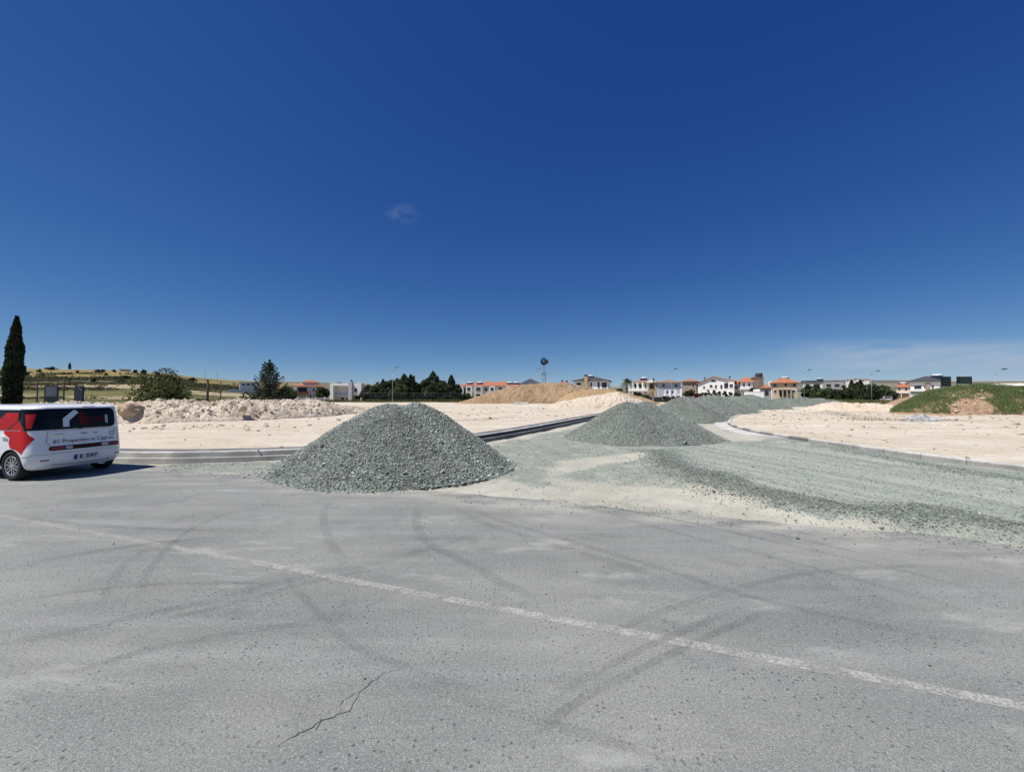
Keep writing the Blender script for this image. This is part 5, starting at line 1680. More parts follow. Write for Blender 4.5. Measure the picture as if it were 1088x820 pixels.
# --- bluish white house
h = House('pale bluish house with low brown tiled roof and white porch pillars', 699.5, 723.5, 104, 9, zt(406.6, 104), R(20), M('pale_blue_render', (0.36, 0.40, 0.46), 0.85, 0.07, 0.7))
rf = h.hip(BRTILE, 0.75, 0.55)
h.window(704, 706.2, 408, 411.8, DKFRAME); h.window(717.2, 719.4, 408, 411.8, DKFRAME)
h.part('porch', MB().box(h.X(705), h.X(722), -1.8, -0.01, h.Z(420.3), h.Z(418.6)).box(h.X(705), h.X(706.8), -1.9, -1.5, 0, h.Z(414)).box(h.X(710), h.X(711.8), -1.9, -1.5, 0, h.Z(414)).box(h.X(715.6), h.X(717.4), -1.9, -1.5, 0, h.Z(414)).box(h.X(721.5), h.X(723.3), -1.9, -1.5, 0, h.Z(413)), WHITE)
h.window(707.2, 709.6, 415, 421, DKFRAME); h.window(712.5, 715, 415, 421, DKFRAME)
h.chimney(695.5, 696.8, 4, 4.6, 402.2, 406, BROWNW)
# --- brown house
h = House('brown stone house between the bluish white house and the white gabled house', 725, 740, 118, 9, zt(405.5, 118), R(-10), STONEW)
h.hip(BRTILE, 0.9, 0.5); h.window(728, 730, 408, 411); h.window(735, 738, 408, 411.5, WFRAME)
# --- white gabled house
h = House('large white gabled house with a low pitched roof and arched attic window, behind rounded shrubs', 741, 780, 112, 11, zt(400.6, 112), R(-6), WHITE, gable=(zt(407.6, 112) + .25, zt(404.9, 112) + .25, -0.55 + 0.0))
xk = -0.55
mbr = MB()
for (xa, za, xb, zb) in [(-h.w / 2 - .4, h.Z(407.6) - .1, xk, h.h), (xk, h.h, h.w / 2 + .5, h.Z(404.9) - .18)]:
    mbr.prism([(xa, za + .02), (xb, zb + .02), (xb, zb + .22), (xa, za + .22)], -0.4, 11.4)
h.part('roof', mbr, TERRA)
h.part('side_wing', MB().box(h.X(774), h.X(779.8), -1.2, -0.01, 0, h.Z(406)), WHITE)
h.window(769.5, 773.6, 407, 412.5, DKFRAME); h.window(775.2, 778.4, 408.5, 411.5, DKFRAME, -1.2)
ar = [(h.X(758.2) + 0.95 * math.cos(a) * 0.72 + .0, h.Z(405.6) + 0.62 * math.sin(a)) for a in np.linspace(0, math.pi, 12)]
a_ = h.part('arched_window', MB().prism(ar, -0.06, 0.03), WFRAME)
ar2 = [(h.X(758.2) + 0.85 * math.cos(a) * 0.72, h.Z(405.6) + 0.04 + 0.52 * math.sin(a)) for a in np.linspace(0, math.pi, 12)]
MB().prism(ar2, -0.075, -0.061).build('pane', GLASS, a_)
h.window(754, 757, 409, 411.3, DKFRAME); h.window(759.8, 761.6, 409, 412.4, DKFRAME); h.window(765.5, 767.5, 409, 413, DKFRAME); h.window(747, 749, 410.5, 412.5, DKFRAME)
h.chimney(747.2, 748.4, 3, 3.6, 401.0, 406, BROWNW); h.chimney(774.2, 775.6, 5, 5.6, 400.2, 404, BROWNW)
# --- red roofed white house
h = House('white house with an orange pyramid roof and lower orange wing on its left', 786.5, 800, 116, 5, zt(406.0, 116), R(12), WHITE)
h.hip(TERRA, 1.6, 0.55)
h.part('wing', MB().box(h.X(779), h.X(786.4), 0.6, 8, 0, h.Z(408.2)), OFFW)
h.hip(TERRA, 1.2, 0.5, h.X(779), h.X(787), 0.6, 8, h.Z(408.2), 'wing_roof')
h.window(789.5, 791.5, 407.2, 410.5, DKFRAME); h.window(795, 797, 407.2, 410.5, DKFRAME); h.window(781, 783.5, 410, 413, DKFRAME)
h.part('balcony', MB().box(h.X(786), h.X(799), -1.4, -0.01, h.Z(414), h.Z(411.6)), WHITE)
# --- dark brown house
h = House('tall dark brown house with a black tank on its roof', 800.5, 811.5, 124, 9, zt(401.6, 124), R(14), BROWNW)
h.slab(BROWNW, 0.3, 0.1)
h.part('roof_tank', MB().lathe([(0.02, 0), (0.95, 0), (1.0, 0.1), (1.0, 1.2), (0.85, 1.35), (0.02, 1.4)], 14, 0, 'z', (h.X(808), 3.5, h.h + 0.31)), DKFRAME, None, True)
h.part('roof_stairs', MB().box(h.X(803), h.X(805.5), 3, 5, h.h + .3, h.h + 1.0), BROWNW)
h.window(803, 805, 406, 409.5, WFRAME); h.window(807.5, 809.5, 412, 415, WFRAME)
# --- white garden wall
h = House('low white garden wall with a raised block, behind the grey stone heaps', 790.5, 811.5, 96, 0.35, zt(416.3, 96), R(4), WHITE, group=None, name='garden_wall', cat='wall')
h.part('coping', MB().box(-h.w / 2 - .05, h.w / 2 + .05, -.05, .4, h.h + .003, h.h + .09), OFFW)
h.part('raised_block', MB().box(h.X(800.5), h.X(807.3), 0.4, 1.4, 0, h.Z(413.6)), WHITE)
# --- beige house
h = House('two storey beige house with terracotta roof and a porch with dark openings', 820.5, 846.5, 110, 4.6, zt(406.9, 110), R(6), BEIGE)
rf = h.hip(TERRA, 1.35, 0.6)
for a in (822, 833.5, 842.5): h.window(a, a + 3, 407.9, 410.4, DKFRAME)
h.window(822.3, 824.8, 414.6, 417.2, DKFRAME); h.window(841.5, 844.5, 414.6, 417.2, DKFRAME)
h.part('porch_roof', MB().box(h.X(826), h.X(840.5), -1.8, -0.01, h.Z(414.0), h.Z(412.8)), BEIGE)
h.part('porch_posts', MB().box(h.X(826.5), h.X(827.3), -1.7, -1.4, 0, h.Z(414.02)).box(h.X(831), h.X(831.8), -1.7, -1.4, 0, h.Z(414.02)).box(h.X(835.5), h.X(836.3), -1.7, -1.4, 0, h.Z(414.02)).box(h.X(839.6), h.X(840.4), -1.7, -1.4, 0, h.Z(414.02)), BEIGE)
h.window(828, 830.5, 414.8, 421, DKFRAME, 0, True); h.window(832.3, 835, 414.8, 421, DKFRAME, 0, True); h.window(837, 839.3, 414.8, 418, DKFRAME)
h.heater(835, 3.6, h.h + 0.85, 0.3); h.chimney(828.4, 829.5, 3.2, 3.8, 402.4, 406, WHITE, None)
h.part('white_side_block', MB().box(h.X(816.5), h.X(820.4), 2.0, 8, 0, h.Z(404.8)), WHITE)
h = House('small grey garage with an orange tiled roof left of the beige house', 810.5, 819.5, 103, 5, zt(412.2, 103), R(10), GREYW)
h.hip(TERRA, 0.75, 0.35); h.window(812.5, 816.5, 415, 420, DKFRAME, 0, True)
# --- grey flat blocks on the right
h = House('low modern block with dark solar roof and white walls right of the beige house', 853, 874, 150, 10, zt(406.0, 150), R(4), OFFW)
h.slab(DKTILE, 0.6, 0.4); h.window(856, 860, 408, 411, DKFRAME); h.window(866, 871, 408, 410.5, DKFRAME); h.heater(871.5, 2, h.h + .5, .3)
h = House('long grey concrete block behind the tree belt', 874.5, 897, 165, 10, zt(404.6, 165), R(-3), GREYW)
h.slab(GREYW, 0.4, 0.2); h.window(878, 883, 408, 411, DKFRAME); h.window(887, 892, 408, 411, DKFRAME)
h = House('long low grey wall house behind the lamp post right of the beige house', 848, 868, 122, 5, zt(414.5, 122), R(2), GREYW)
h.slab(GREYW, 0.2, 0.2); h.window(856, 862, 416, 419, DKFRAME)
for i, (a, b, t_, dd, lb) in enumerate([(899, 905, 403.6, 420, 'leftmost of the tiny pale houses on the far right ridge'), (907, 913, 402.8, 440, 'middle one of the tiny pale houses on the far right ridge'), (916, 924, 403.4, 430, 'rightmost of the tiny pale houses on the far right ridge')]):
    z_ = float(terrain_z(np.array([at((a + b) / 2, dd)[0]]), np.array([dd * 1.0]))[0])
    h = House(lb, a, b, dd, 9, zt(t_, dd), R(10), OFFW, z0=z_ - 0.5, group='tiny pale houses on the far ridge')
    h.hip(BRTILE, 1.2, 0.4); h.window(a + 1.2, a + 2.4, t_ + .6, t_ + 1.7, DKFRAME)
# --- orange roofed small house
h = House('small cream house with orange roof and white canopy beside the far parked car', 952.5, 966.5, 118, 8, zt(411.2, 118), R(-4), BEIGE)
h.hip(TERRA, 1.1, 0.4)
h.part('canopy', MB().box(h.X(948.5), h.X(967), -2.2, -0.01, h.Z(417.6), h.Z(416.6)), WHITE)
h.part('canopy_posts', MB().box(h.X(949), h.X(949.6), -2.1, -1.8, 0, h.Z(417.62)).box(h.X(957.5), h.X(958.1), -2.1, -1.8, 0, h.Z(417.62)).box(h.X(966), h.X(966.6), -2.1, -1.8, 0, h.Z(417.62)), WHITE)
h.window(954.5, 956.5, 412.3, 414.6, DKFRAME); h.window(961.5, 964, 412.3, 414.6, DKFRAME)
h.heater(959.5, 2.6, h.h + .5, .3)
# --- white modern house, dark roof
h = House('white modern house with dark hipped roof and stone strip behind the reddish soil mound', 966.8, 998, 88, 9, zt(406.9, 88), R(-20), WHITE)
h.part('eaves', MB().box(-h.w / 2 - .3, h.w / 2 + .3, -.3, 9.3, h.h + .003, h.h + .3), OFFW)
rf = h.hip(DKTILE, 1.15, 0.6, z=h.h + .31)
h.part('stone_strip', MB().box(h.X(983.5), h.X(988.3), -0.25, -0.003, 0, h.h - .02), STONEW)
h.window(971.3, 979, 409.8, 413.0, DKFRAME); h.window(982, 983.2, 410, 412.5, DKFRAME); h.window(990, 992.2, 409.8, 412.3, DKFRAME)
h.part('ground_floor_recess', MB().box(h.X(967.3), h.X(983), -0.04, 0.02, h.Z(418.5), h.Z(415.6)), GREYW)
h.part('ledge', MB().box(h.X(966.8), h.X(983.2), -0.5, -0.05, h.Z(415.5), h.Z(414.7)), WHITE)
h.heater(993, 3.2, h.h + .95, .36)
# --- long white flat building at the right edge
h = House('long low white flat roofed building at the right edge behind the grassy mound', 1056, 1112, 66, 8, zt(409.6, 66), R(-24), WHITE)
h.slab(WHITE, 0.32, 0.5)
h.part('columns', MB().box(h.X(1062), h.X(1063), -0.4, -0.01, 0, h.h).box(h.X(1067), h.X(1069), -0.4, -0.01, 0, h.h), GREYW)
h.window(1080.5, 1090, 410.2, 414.2, DKFRAME); h.window(1071, 1079, 411, 415, WFRAME)
h.part('rooftop_fins', MB().box(h.X(1058), h.X(1084), 2, 5, h.h + .33, h.h + .55), STONEW)
# --- far white shed on the left, hut on the hill
h = House('far long white shed with dark openings left of the upturned conifer', 255, 276, 230, 9, zt(406.4, 230), R(5), WHITE, z0=float(terrain_z(np.array([at(265, 230)[0]]), np.array([230.0]))[0]) - .5, group='far sheds on the left')
h.slab(OFFW, 0.3, 0.5)
for a in (257, 262, 267): h.window(a, a + 3.4, 407.6, 409.5, DKFRAME)
h.part('white_yard_wall', MB().box(h.X(243), h.X(268), -8, -7.6, 0, max(.8, h.Z(413.8))), WHITE)
h = House('tiny white hut on the skyline of the left hill', 126.5, 138.5, 505, 8, zt(392.4, 505), R(0), WHITE, z0=float(terrain_z(np.array([at(132, 505)[0]]), np.array([505.0]))[0]) - 1.0, group='far sheds on the left')
h.slab(OFFW, 0.4, 0.6); h.box('opening', 129, 137, -0.05, 0.02, 393.3, 395, SHADEIN)  # opening is a flat slab with the inner shade as its colour

# ================================================================== POLES, SIGNS, FENCE
def street_lamp(label, px, d, top, arm_px, z0=-0.1):
    x, y = at(px, d)
    H_ = zt(top, d) - z0; ax = (arm_px - px) / F * d
    t_ = thing('street_lamp', label, 'street lamp', (x, y, z0), 0, 'grey street lamps')
    MB().tube([(0, 0, 0), (0, 0, H_ * 0.5), (0, 0, H_ - 1.0)], [0.07, 0.055, 0.042], 10).build('pole', METAL, t_, True)
    MB().lathe([(0.2, 0), (0.2, 0.03), (0.14, 0.1), (0.12, 0.5)], 10).build('base', METAL, t_, True)
    sg = 1 if ax >= 0 else -1
    a = max(0.9, abs(ax)) * sg
    pts = [(0, 0, H_ - 1.0), (a * 0.06, 0, H_ - 0.55), (a * 0.3, 0, H_ - 0.2), (a * 0.68, 0, H_ - 0.03), (a * 0.8, 0, H_)]
    MB().tube(pts, [0.055, 0.05, 0.045, 0.04, 0.04], 8).build('arm', METAL, t_, True)
    m_ = Matrix.Translation((a * 1.0, 0, H_ + 0.02)) @ Matrix.Rotation(-0.12 * sg, 4, 'Y')
    hd = MB().box(-0.42, 0.42, -0.14, 0.14, -0.05, 0.07, mat=m_).box(-0.3, 0.3, -0.11, 0.11, 0.07, 0.11, mat=m_).build('lamp_head', DKMETAL, t_)
    MB().box(-0.34, 0.2, -0.11, 0.11, -0.075, -0.052, mat=m_).build('lens', TANKM, hd)


street_lamp('grey street lamp in front of the fenced tree row', 417, 92, 390.6, 418.2)
street_lamp('grey street lamp in front of the bluish white house', 713.5, 90, 392, 718)
street_lamp('grey street lamp right of the beige house', 854.5, 96, 393, 860.5)
street_lamp('grey street lamp in front of the dark tree belt', 926, 92, 394, 933.5)
street_lamp('grey street lamp showing above the long white building at the right edge', 1058, 70, 392.3, 1067.5)
street_lamp('small grey street lamp just left of the windmill', 570, 120, 391.5, 573)

# windmill (wind pump)
x_, y_ = at(578, 122)
wm_ = thing('windmill', 'tall lattice wind pump with a bladed wheel behind the brown soil mound', 'windmill', (x_, y_, -0.2))
H_ = zt(384, 122) + .2
mb = MB()
for sx_ in (-1, 1):
    for sy_ in (-1, 1):
        mb.tube([(sx_ * 1.0, sy_ * 1.0, 0), (sx_ * 0.12, sy_ * 0.12, H_ - 0.5)], 0.055, 6)
for k in range(7):
    f = 0.08 + k * 0.125; r_ = 1.0 - 0.88 * f; z_ = f * (H_ - 0.5); f2 = f + 0.125; r2_ = 1.0 - 0.88 * f2; z2_ = f2 * (H_ - .5)
    for (a, b) in (((-1, -1), (1, -1)), ((1, -1), (1, 1)), ((1, 1), (-1, 1)), ((-1, 1), (-1, -1))):
        mb.tube([(a[0] * r_, a[1] * r_, z_), (b[0] * r_, b[1] * r_, z_)], 0.035, 5)
        mb.tube([(a[0] * r_, a[1] * r_, z_), (b[0] * r2_, b[1] * r2_, z2_)], 0.028, 5)
mb.build('tower', METAL, wm_)
MB().box(-0.7, 0.7, -0.7, 0.7, H_ * .70, H_ * .70 + .06).build('platform', DKMETAL, wm_)
wh = MB()
Mx = Matrix.Translation((-0.1, -0.55, H_)) @ Matrix.Rotation(R(28), 4, 'Z')
nb_ = 18
for k in range(nb_):
    a = 2 * math.pi * k / nb_
    m_ = Mx @ Matrix.Rotation(a, 4, 'Y') @ Matrix.Translation((0, 0, 0.78)) @ Matrix.Rotation(R(24), 4, 'Z')
    wh.box(-0.13, 0.13, -0.012, 0.012, -0.44, 0.46, mat=m_)
for rr0 in (0.45, 1.05):
    pts = [tuple(Mx @ Vector((rr0 * math.cos(a), 0.03, rr0 * math.sin(a)))) for a in np.linspace(0, 2 * math.pi, 25)]
    wh.tube(pts, 0.02, 5)
wh.build('wheel', DKMETAL, wm_)
MB().tube([(0, -0.6, H_), (0, 0.5, H_)], [0.14, 0.14], 10).build('hub', DKMETAL, wm_)
MB().tube([(0, 0.4, H_), (0.9, 1.4, H_)], 0.04, 6).prism([(0.7, H_ - 0.45), (1.5, H_ - 0.6), (1.5, H_ + 0.6), (0.7, H_ + 0.45)], 1.38, 1.41).build('tail_vane', DKMETAL, wm_)

# signs behind the car
SIGNB = M('sign_dark_teal', (0.008, 0.017, 0.021), 0.5, 0.15, 2.0)
SIGNP = M('sign_face_grey_blue', (0.055, 0.075, 0.11), 0.5, 0.12, 3.0)
SIGNT = M('sign_faded_lines', (0.12, 0.14, 0.17), 0.6, 0.1)
SIGNG = M('sign_dark_green', (0.004, 0.016, 0.014), 0.45, 0.15, 2.0)
SIGNGT = M('sign_green_lettering', (0.04, 0.08, 0.062), 0.6, 0.1)


def board(label, px0, px1, pyt, pyb, d, mat, name='sign_board', rz=0.0, legs=True, z0=0.0, group=None):
    x0, x1 = at(px0, d)[0], at(px1, d)[0]
    w_, zb, z1 = x1 - x0, zt(pyb, d), zt(pyt, d)
    t_ = thing(name, label, 'sign', ((x0 + x1) / 2, d, z0), rz, group)
    MB().box(-w_ / 2, w_ / 2, -0.04, 0.04, zb - z0, z1 - z0).build('panel', mat, t_)
    if legs:
        MB().box(-w_ / 2 + 0.08, -w_ / 2 + 0.16, 0.042, 0.12, -0.4, z1 - z0 - 0.1).build('post', DKMETAL, t_)
        MB().box(w_ / 2 - 0.16, w_ / 2 - 0.08, 0.042, 0.12, -0.4, z1 - z0 - 0.1).build('post', DKMETAL, t_)
    return t_, w_, zb - z0, z1 - z0


t_, w_, zb, z1 = board('wide dark teal notice board with a pale bluish printed panel, behind the white car', 47.5, 62, 409.8, 427.5, 38, SIGNB, group='notice boards behind the white car')
fp = MB().box(-w_ / 2 + .16, w_ / 2 - .08, -0.06, -0.042, zb + .55, z1 - .1).build('printed_panel', SIGNP, t_)
ml = MB()
for k in range(6): ml.box(-w_ / 2 + .30, w_ / 2 - .30 - 0.14 * (k % 3), -0.066, -0.0615, z1 - .28 - k * .125, z1 - .235 - k * .125)
ml.build('print_lines', SIGNT, fp)
t_, w_, zb, z1 = board('narrow dark teal notice board right of the wide one, behind the white car', 79.3, 89, 409.8, 428, 37, SIGNB, group='notice boards behind the white car')
fp = MB().box(-w_ / 2 + .06, w_ / 2 - .06, -0.06, -0.042, zb + .05, z1 - .06).build('printed_panel', M('sign_face_dark_blue', (0.012, 0.022, 0.036), 0.5, 0.15), t_)
MB().box(-0.26, 0.26, -0.066, -0.0615, -0.03, 0.03, mat=Matrix.Translation((0.14, 0, z1 - 0.3)) @ Matrix.Rotation(R(38), 4, 'Y')).build('slash_mark', SIGNT, fp)
t_, w_, zb, z1 = board('tall dark green sign with faint lettering behind the grassy mound, left of the pair', 1000, 1010.5, 400, 411, 62, SIGNG, legs=True, group='dark green signs above the grassy mound')
ml = MB()
for k in range(4): ml.box(-w_ / 2 + .12, w_ / 2 - .15 - .14 * (k % 2), -0.05, -0.042, z1 - .36 - k * .36, z1 - .30 - k * .36)
ml.build('lettering', SIGNGT, t_)
t_, w_, zb, z1 = board('wide dark green sign with faint lettering behind the grassy mound, right of the pair', 1016.8, 1032.8, 400, 407.5, 60, SIGNG, legs=True, group='dark green signs above the grassy mound')
ml = MB()
for k in range(3): ml.box(-w_ / 2 + .5, w_ / 2 - .15 - .2 * (k % 2), -0.05, -0.042, z1 - .32 - k * .25, z1 - .23 - k * .25)
ml.build('lettering', SIGNGT, t_)

# wire frame posts in the field on the left
WOODP = M('dark_timber', (0.06, 0.048, 0.038), 0.9, 0.3, 3.0, streak=0.2)
for (px_, pt, pb, d_, r_, lab) in [(39.7, 402.5, 423, 52, 0.07, 'thin dark post left of the wide notice board'), (67.8, 402.5, 421.5, 52, 0.075, 'thin dark post between the two notice boards'),
                                   (220.6, 404.3, 424, 62, 0.16, 'thick dark timber pole standing in the field left of the conifer'), (234.5, 405.6, 419, 80, 0.09, 'thinner dark timber pole right of the thick one')]:
    x_, y_ = at(px_, d_)
    t_ = thing('timber_pole', lab, 'pole', (x_, y_, 0), 0, 'dark poles in the field')
    MB().tube([(0, 0, -0.4), (0.02, 0, zt(pt, d_) * .5), (0, 0, zt(pt, d_))], [r_ * 1.15, r_, r_ * 0.85], 9).build('shaft', WOODP, t_, True)
    if px_ > 200: MB().box(-r_ * 1.2, r_ * 1.2, -r_ * 1.2, r_ * 1.2, zt(pt, d_) + .002, zt(pt, d_) + .1).build('cap', DKMETAL, t_)
xa, xb = at(39.7, 52)[0], at(67.8, 52)[0]
tag(MB().tube([(xa, 52, zt(403, 52)), ((xa + xb) / 2, 52, zt(403.2, 52)), (xb, 52, zt(403, 52))], 0.03, 6).build('top_wire', DKMETAL), 'thin wire strung between the two dark posts', 'wire')
x_, y_ = at(55.5, 47)
t_ = thing('tee_post', 'short dark tee shaped post above the wide notice board', 'post', (x_, y_, 0))
MB().tube([(0, 0, -.3), (0, 0, zt(404.6, 47))], 0.05, 8).build('shaft', WOODP, t_, True)
MB().box(-0.13, 0.13, -0.05, 0.05, zt(404.6, 47) + .002, zt(403.8, 47)).build('crossbar', WOODP, t_)
for (px_, top, d_, lab) in [(182 + 35.4, 392, 300, 'tall thin mast on the left skyline, left of the two'), (230.5, 394, 310, 'tall thin mast on the left skyline, right of the two')]:
    x_, y_ = at(px_, d_); z_ = float(terrain_z(np.array([x_]), np.array([d_ * 1.0]))[0])
    t_ = thing('mast', lab, 'mast', (x_, y_, z_ - .5), 0, 'masts on the left skyline')
    MB().tube([(0, 0, 0), (0, 0, zt(top, d_) - z_)], [0.10, 0.07], 6).build('shaft', METAL, t_)
    MB().box(-0.8, 0.8, -.05, .05, zt(top, d_) - z_ - .9, zt(top, d_) - z_ - .8).build('crossarm', METAL, t_)

# chain link fence in front of the tree row
def chain_fence(label, p0, p1, hgt, d0, spacing, group):
    t_ = thing('chain_link_fence', label, 'fence', (p0[0], p0[1], 0.0), math.atan2(p1[1] - p0[1], p1[0] - p0[0]), group)
    L = math.hypot(p1[0] - p0[0], p1[1] - p0[1])
    n = int(L / spacing)
    for k in range(n + 1):
        MB().tube([(k * spacing, 0, -0.3), (k * spacing, 0, hgt)], 0.03, 7).build('post', DKMETAL, t_, True)
    m_ = MB()
    m_.tube([(0, 0, hgt - .05), (L, 0, hgt - .05)], 0.022, 5).tube([(0, 0, 0.15), (L, 0, 0.15)], 0.015, 5)
    m_.build('rails', DKMETAL, t_)
    step = 0.28
    V, Fc = [], []
    w_ = 0.007
    for sg in (1, -1):
        for x in np.arange(-hgt, L + hgt, step):
            a0, a1 = x, x + sg * hgt
            lo, hi = sorted((a0, a1))
            if lo < 0 or hi > L: continue
            k = len(V)
            V += [(a0 - w_, 0.01 * sg, 0.12), (a0 + w_, 0.01 * sg, 0.12), (a1 + w_, 0.01 * sg, hgt - .05), (a1 - w_, 0.01 * sg, hgt - .05)]
            Fc.append((k, k + 1, k + 2, k + 3))
    np_mesh('mesh_panel', V, Fc, DKMETAL, t_)


chain_fence('grey chain link fence along the far side of the left lot, before the tree row', at(386, 98), at(498, 99.5), 2.4, 98, 3.0, None)
# dark hedge inside the fence
rng = np.random.default_rng(91)
n = 15000
xx_ = rng.uniform(at(386, 101)[0], at(492, 101)[0], n); yy_ = 101 + rng.uniform(-0.8, 0.8, n); zz_ = rng.uniform(0, 1, n) ** 0.8 * (1.9 + 1.4 * fbm(xx_ * 0.5, xx_ * 0, 3, 4))
k_ = np.floor(xx_ * 0.8).astype(int); k_ -= k_.min()
tag(leaves('hedge', np.c_[xx_, yy_, zz_ - .1], 0.16 * rng.uniform(.6, 1.4, n), clump_cols(n, k_, rng, (0.014, 0.026, 0.018), (0.045, 0.065, 0.036)), LEAF, None, 92),
    'dark green hedge right behind the chain link fence', 'hedge')
# dark garden wall/fence foot along the houses on the right
for (a, b, d_, hh, lab, mt) in [(672, 722, 99, 1.5, 'dark low garden fence in front of the pillared white house and the bluish white house', DKFRAME), (306, 349, 108, 1.3, 'dark low boundary wall below the red roofed villa', GREYW),
                                (726, 790, 100, 1.6, 'grey low garden wall in front of the white gabled house', GREYW)]:
    x0_, x1_ = at(a, d_)[0], at(b, d_)[0]
    t_ = thing('garden_wall', lab, 'wall', ((x0_ + x1_) / 2, d_, -0.1))
    MB().box(-(x1_ - x0_) / 2, (x1_ - x0_) / 2, 0, 0.18, 0, hh).build('wall_body', mt, t_)
    pm = MB()
    for q in np.arange(-(x1_ - x0_) / 2 + .2, (x1_ - x0_) / 2, 2.4): pm.box(q - .14, q + .14, -.04, .22, 0, hh + .18)
    pm.build('piers', GREYW if mt is DKFRAME else OFFW, t_)

# ================================================================== CARS
WPAINT = M('white_car_paint', (0.76, 0.77, 0.78), 0.28, 0.015, 1.0, spec=0.5, coat=0.6)
REDW = M('red_vinyl', (0.50, 0.008, 0.012), 0.5, 0.05, 2.0, spec=0.25)
REDGL = M('red_window_film', (0.42, 0.008, 0.011), 0.5, 0.08, 2.0, spec=0.25)
TINT = M('tinted_glass', (0.005, 0.005, 0.006), 0.12, 0.1, spec=0.22)
BLACKP = M('black_plastic', (0.012, 0.012, 0.013), 0.6, 0.2, 3.0)
TYRE = M('tyre_black', (0.018, 0.018, 0.019), 0.85, 0.2, 4.0)
ALLOY = M('alloy_rim', (0.55, 0.56, 0.57), 0.3, 0.06, 2.0, metallic=0.85)
REDL = M('red_lamp', (0.22, 0.006, 0.012), 0.15, 0.1, 3.0, spec=0.6)
CLEARL = M('clear_lamp', (0.55, 0.45, 0.46), 0.15, 0.1, 3.0, spec=0.6)
CHROME = M('chrome', (0.7, 0.7, 0.7), 0.15, 0.03, metallic=1.0)
VINW = M('white_vinyl', (0.62, 0.68, 0.75), 0.4, 0.03)
VIND = M('dark_red_vinyl', (0.085, 0.006, 0.007), 0.5, 0.05, spec=0.15)
VINP = M('purple_vinyl', (0.10, 0.02, 0.08), 0.4, 0.05)
PLATE = M('plate_white', (0.66, 0.68, 0.70), 0.4, 0.03)
PLATEB = M('plate_blue', (0.02, 0.035, 0.20), 0.4, 0.03)
LETK = M('plate_black', (0.012, 0.012, 0.02), 0.5, 0.05)
SEAM = M('panel_gap', (0.10, 0.105, 0.115), 0.7, 0.05)

ZL = [0.20, 0.23, 0.28, 0.36, 0.46, 0.58, 0.74, 0.86, 0.94, 1.02, 1.10, 1.30, 1.46, 1.53, 1.562, 1.582, 1.596, 1.60]
BL = [0.70, 0.77, 0.815, 0.838, 0.846, 0.8475, 0.846, 0.842, 0.839, 0.835, 0.831, 0.815, 0.797, 0.784, 0.758, 0.71, 0.50, 0.10]
XR = [0.16, 0.09, 0.045, 0.012, 0.0, 0.0, 0.02, 0.035, 0.042, 0.048, 0.053, 0.072, 0.095, 0.115, 0.15, 0.21, 0.48, 1.10]
XF = [3.70, 3.86, 3.92, 3.96, 3.97, 3.97, 3.95, 3.92, 3.80, 3.25, 3.00, 2.80, 2.62, 2.52, 2.42, 2.25, 1.95, 1.45]
RL = [0.22, 0.23, 0.24, 0.24, 0.24, 0.24, 0.24, 0.24, 0.24, 0.24, 0.24, 0.24, 0.24, 0.24, 0.25, 0.25, 0.20, 0.06]


def prof(z):
    return (np.interp(z, ZL, BL), np.interp(z, ZL, XR), np.interp(z, ZL, XF), np.interp(z, ZL, RL))


def side_pt(p, z, off=0.0):
    """point on the body skin: p = distance along the plan outline from the rear centre (positive to the left)"""
    b, xr, xf, r = prof(z)
    s = 1 if p >= 0 else -1
    q = abs(p)
    if q < b - r:
        x, y, nx, ny = xr, q, -1, 0
    elif q < b - r + r * math.pi / 2:
        a = (q - (b - r)) / r
        x, y, nx, ny = xr + r - r * math.cos(a), b - r + r * math.sin(a), -math.cos(a), math.sin(a)
    else:
        x, y, nx, ny = xr + r + (q - (b - r) - r * math.pi / 2), b, 0, 1
    return (x + nx * off, s * (y + ny * off), z)


def psx(x, z):
    """outline distance of a point x metres forward on the flank"""
    b, xr, xf, r = prof(z)
    return b - r + r * math.pi / 2 + (x - xr - r)


def patch(name, poly, mat, parent, off=0.006, rings=10, tol=None, seg=0.03):
    """star shaped decal or pane wrapped on the skin; poly in (p, z)"""
    P = []
    n = len(poly)
    for i in range(n):
        a, b = np.array(poly[i]), np.array(poly[(i + 1) % n])
        m = max(1, int(np.linalg.norm(b - a) / seg))
        for k in range(m): P.append(a + (b - a) * k / m)
    P = np.array(P); c = P.mean(0)
    V, Fc = [side_pt(*c, off)], []
    for j in range(1, rings + 1):
        for q in P: V.append(side_pt(*(c + (q - c) * j / rings), off))
    m = len(P)
    for i in range(m): Fc.append((0, 1 + i, 1 + (i + 1) % m))
    for j in range(rings - 1):
        for i in range(m):
            a = 1 + j * m + i; b = 1 + j * m + (i + 1) % m
            Fc.append((a, a + m, b + m, b))
    # a thin rim so that the film or pane has thickness
    base = len(V)
    for q in P: V.append(side_pt(*q, off))
    for q in P: V.append(side_pt(*q, -0.004))
    for i in range(m):
        a = base + i; b = base + (i + 1) % m
        Fc.append((a, a + m, b + m, b))
    o = MB().add(V, Fc).build(name, mat, parent, True)
    return o


def rrect(p0, p1, z0, z1, r, n=6):
    out = []
    for (cx_, cz_, a0) in ((p1 - r, z1 - r, 0), (p0 + r, z1 - r, 90), (p0 + r, z0 + r, 180), (p1 - r, z0 + r, 270)):
        for k in range(n + 1):
            a = R(a0 + 90 * k / n); out.append((cx_ + r * math.cos(a), cz_ + r * math.sin(a)))
    return out


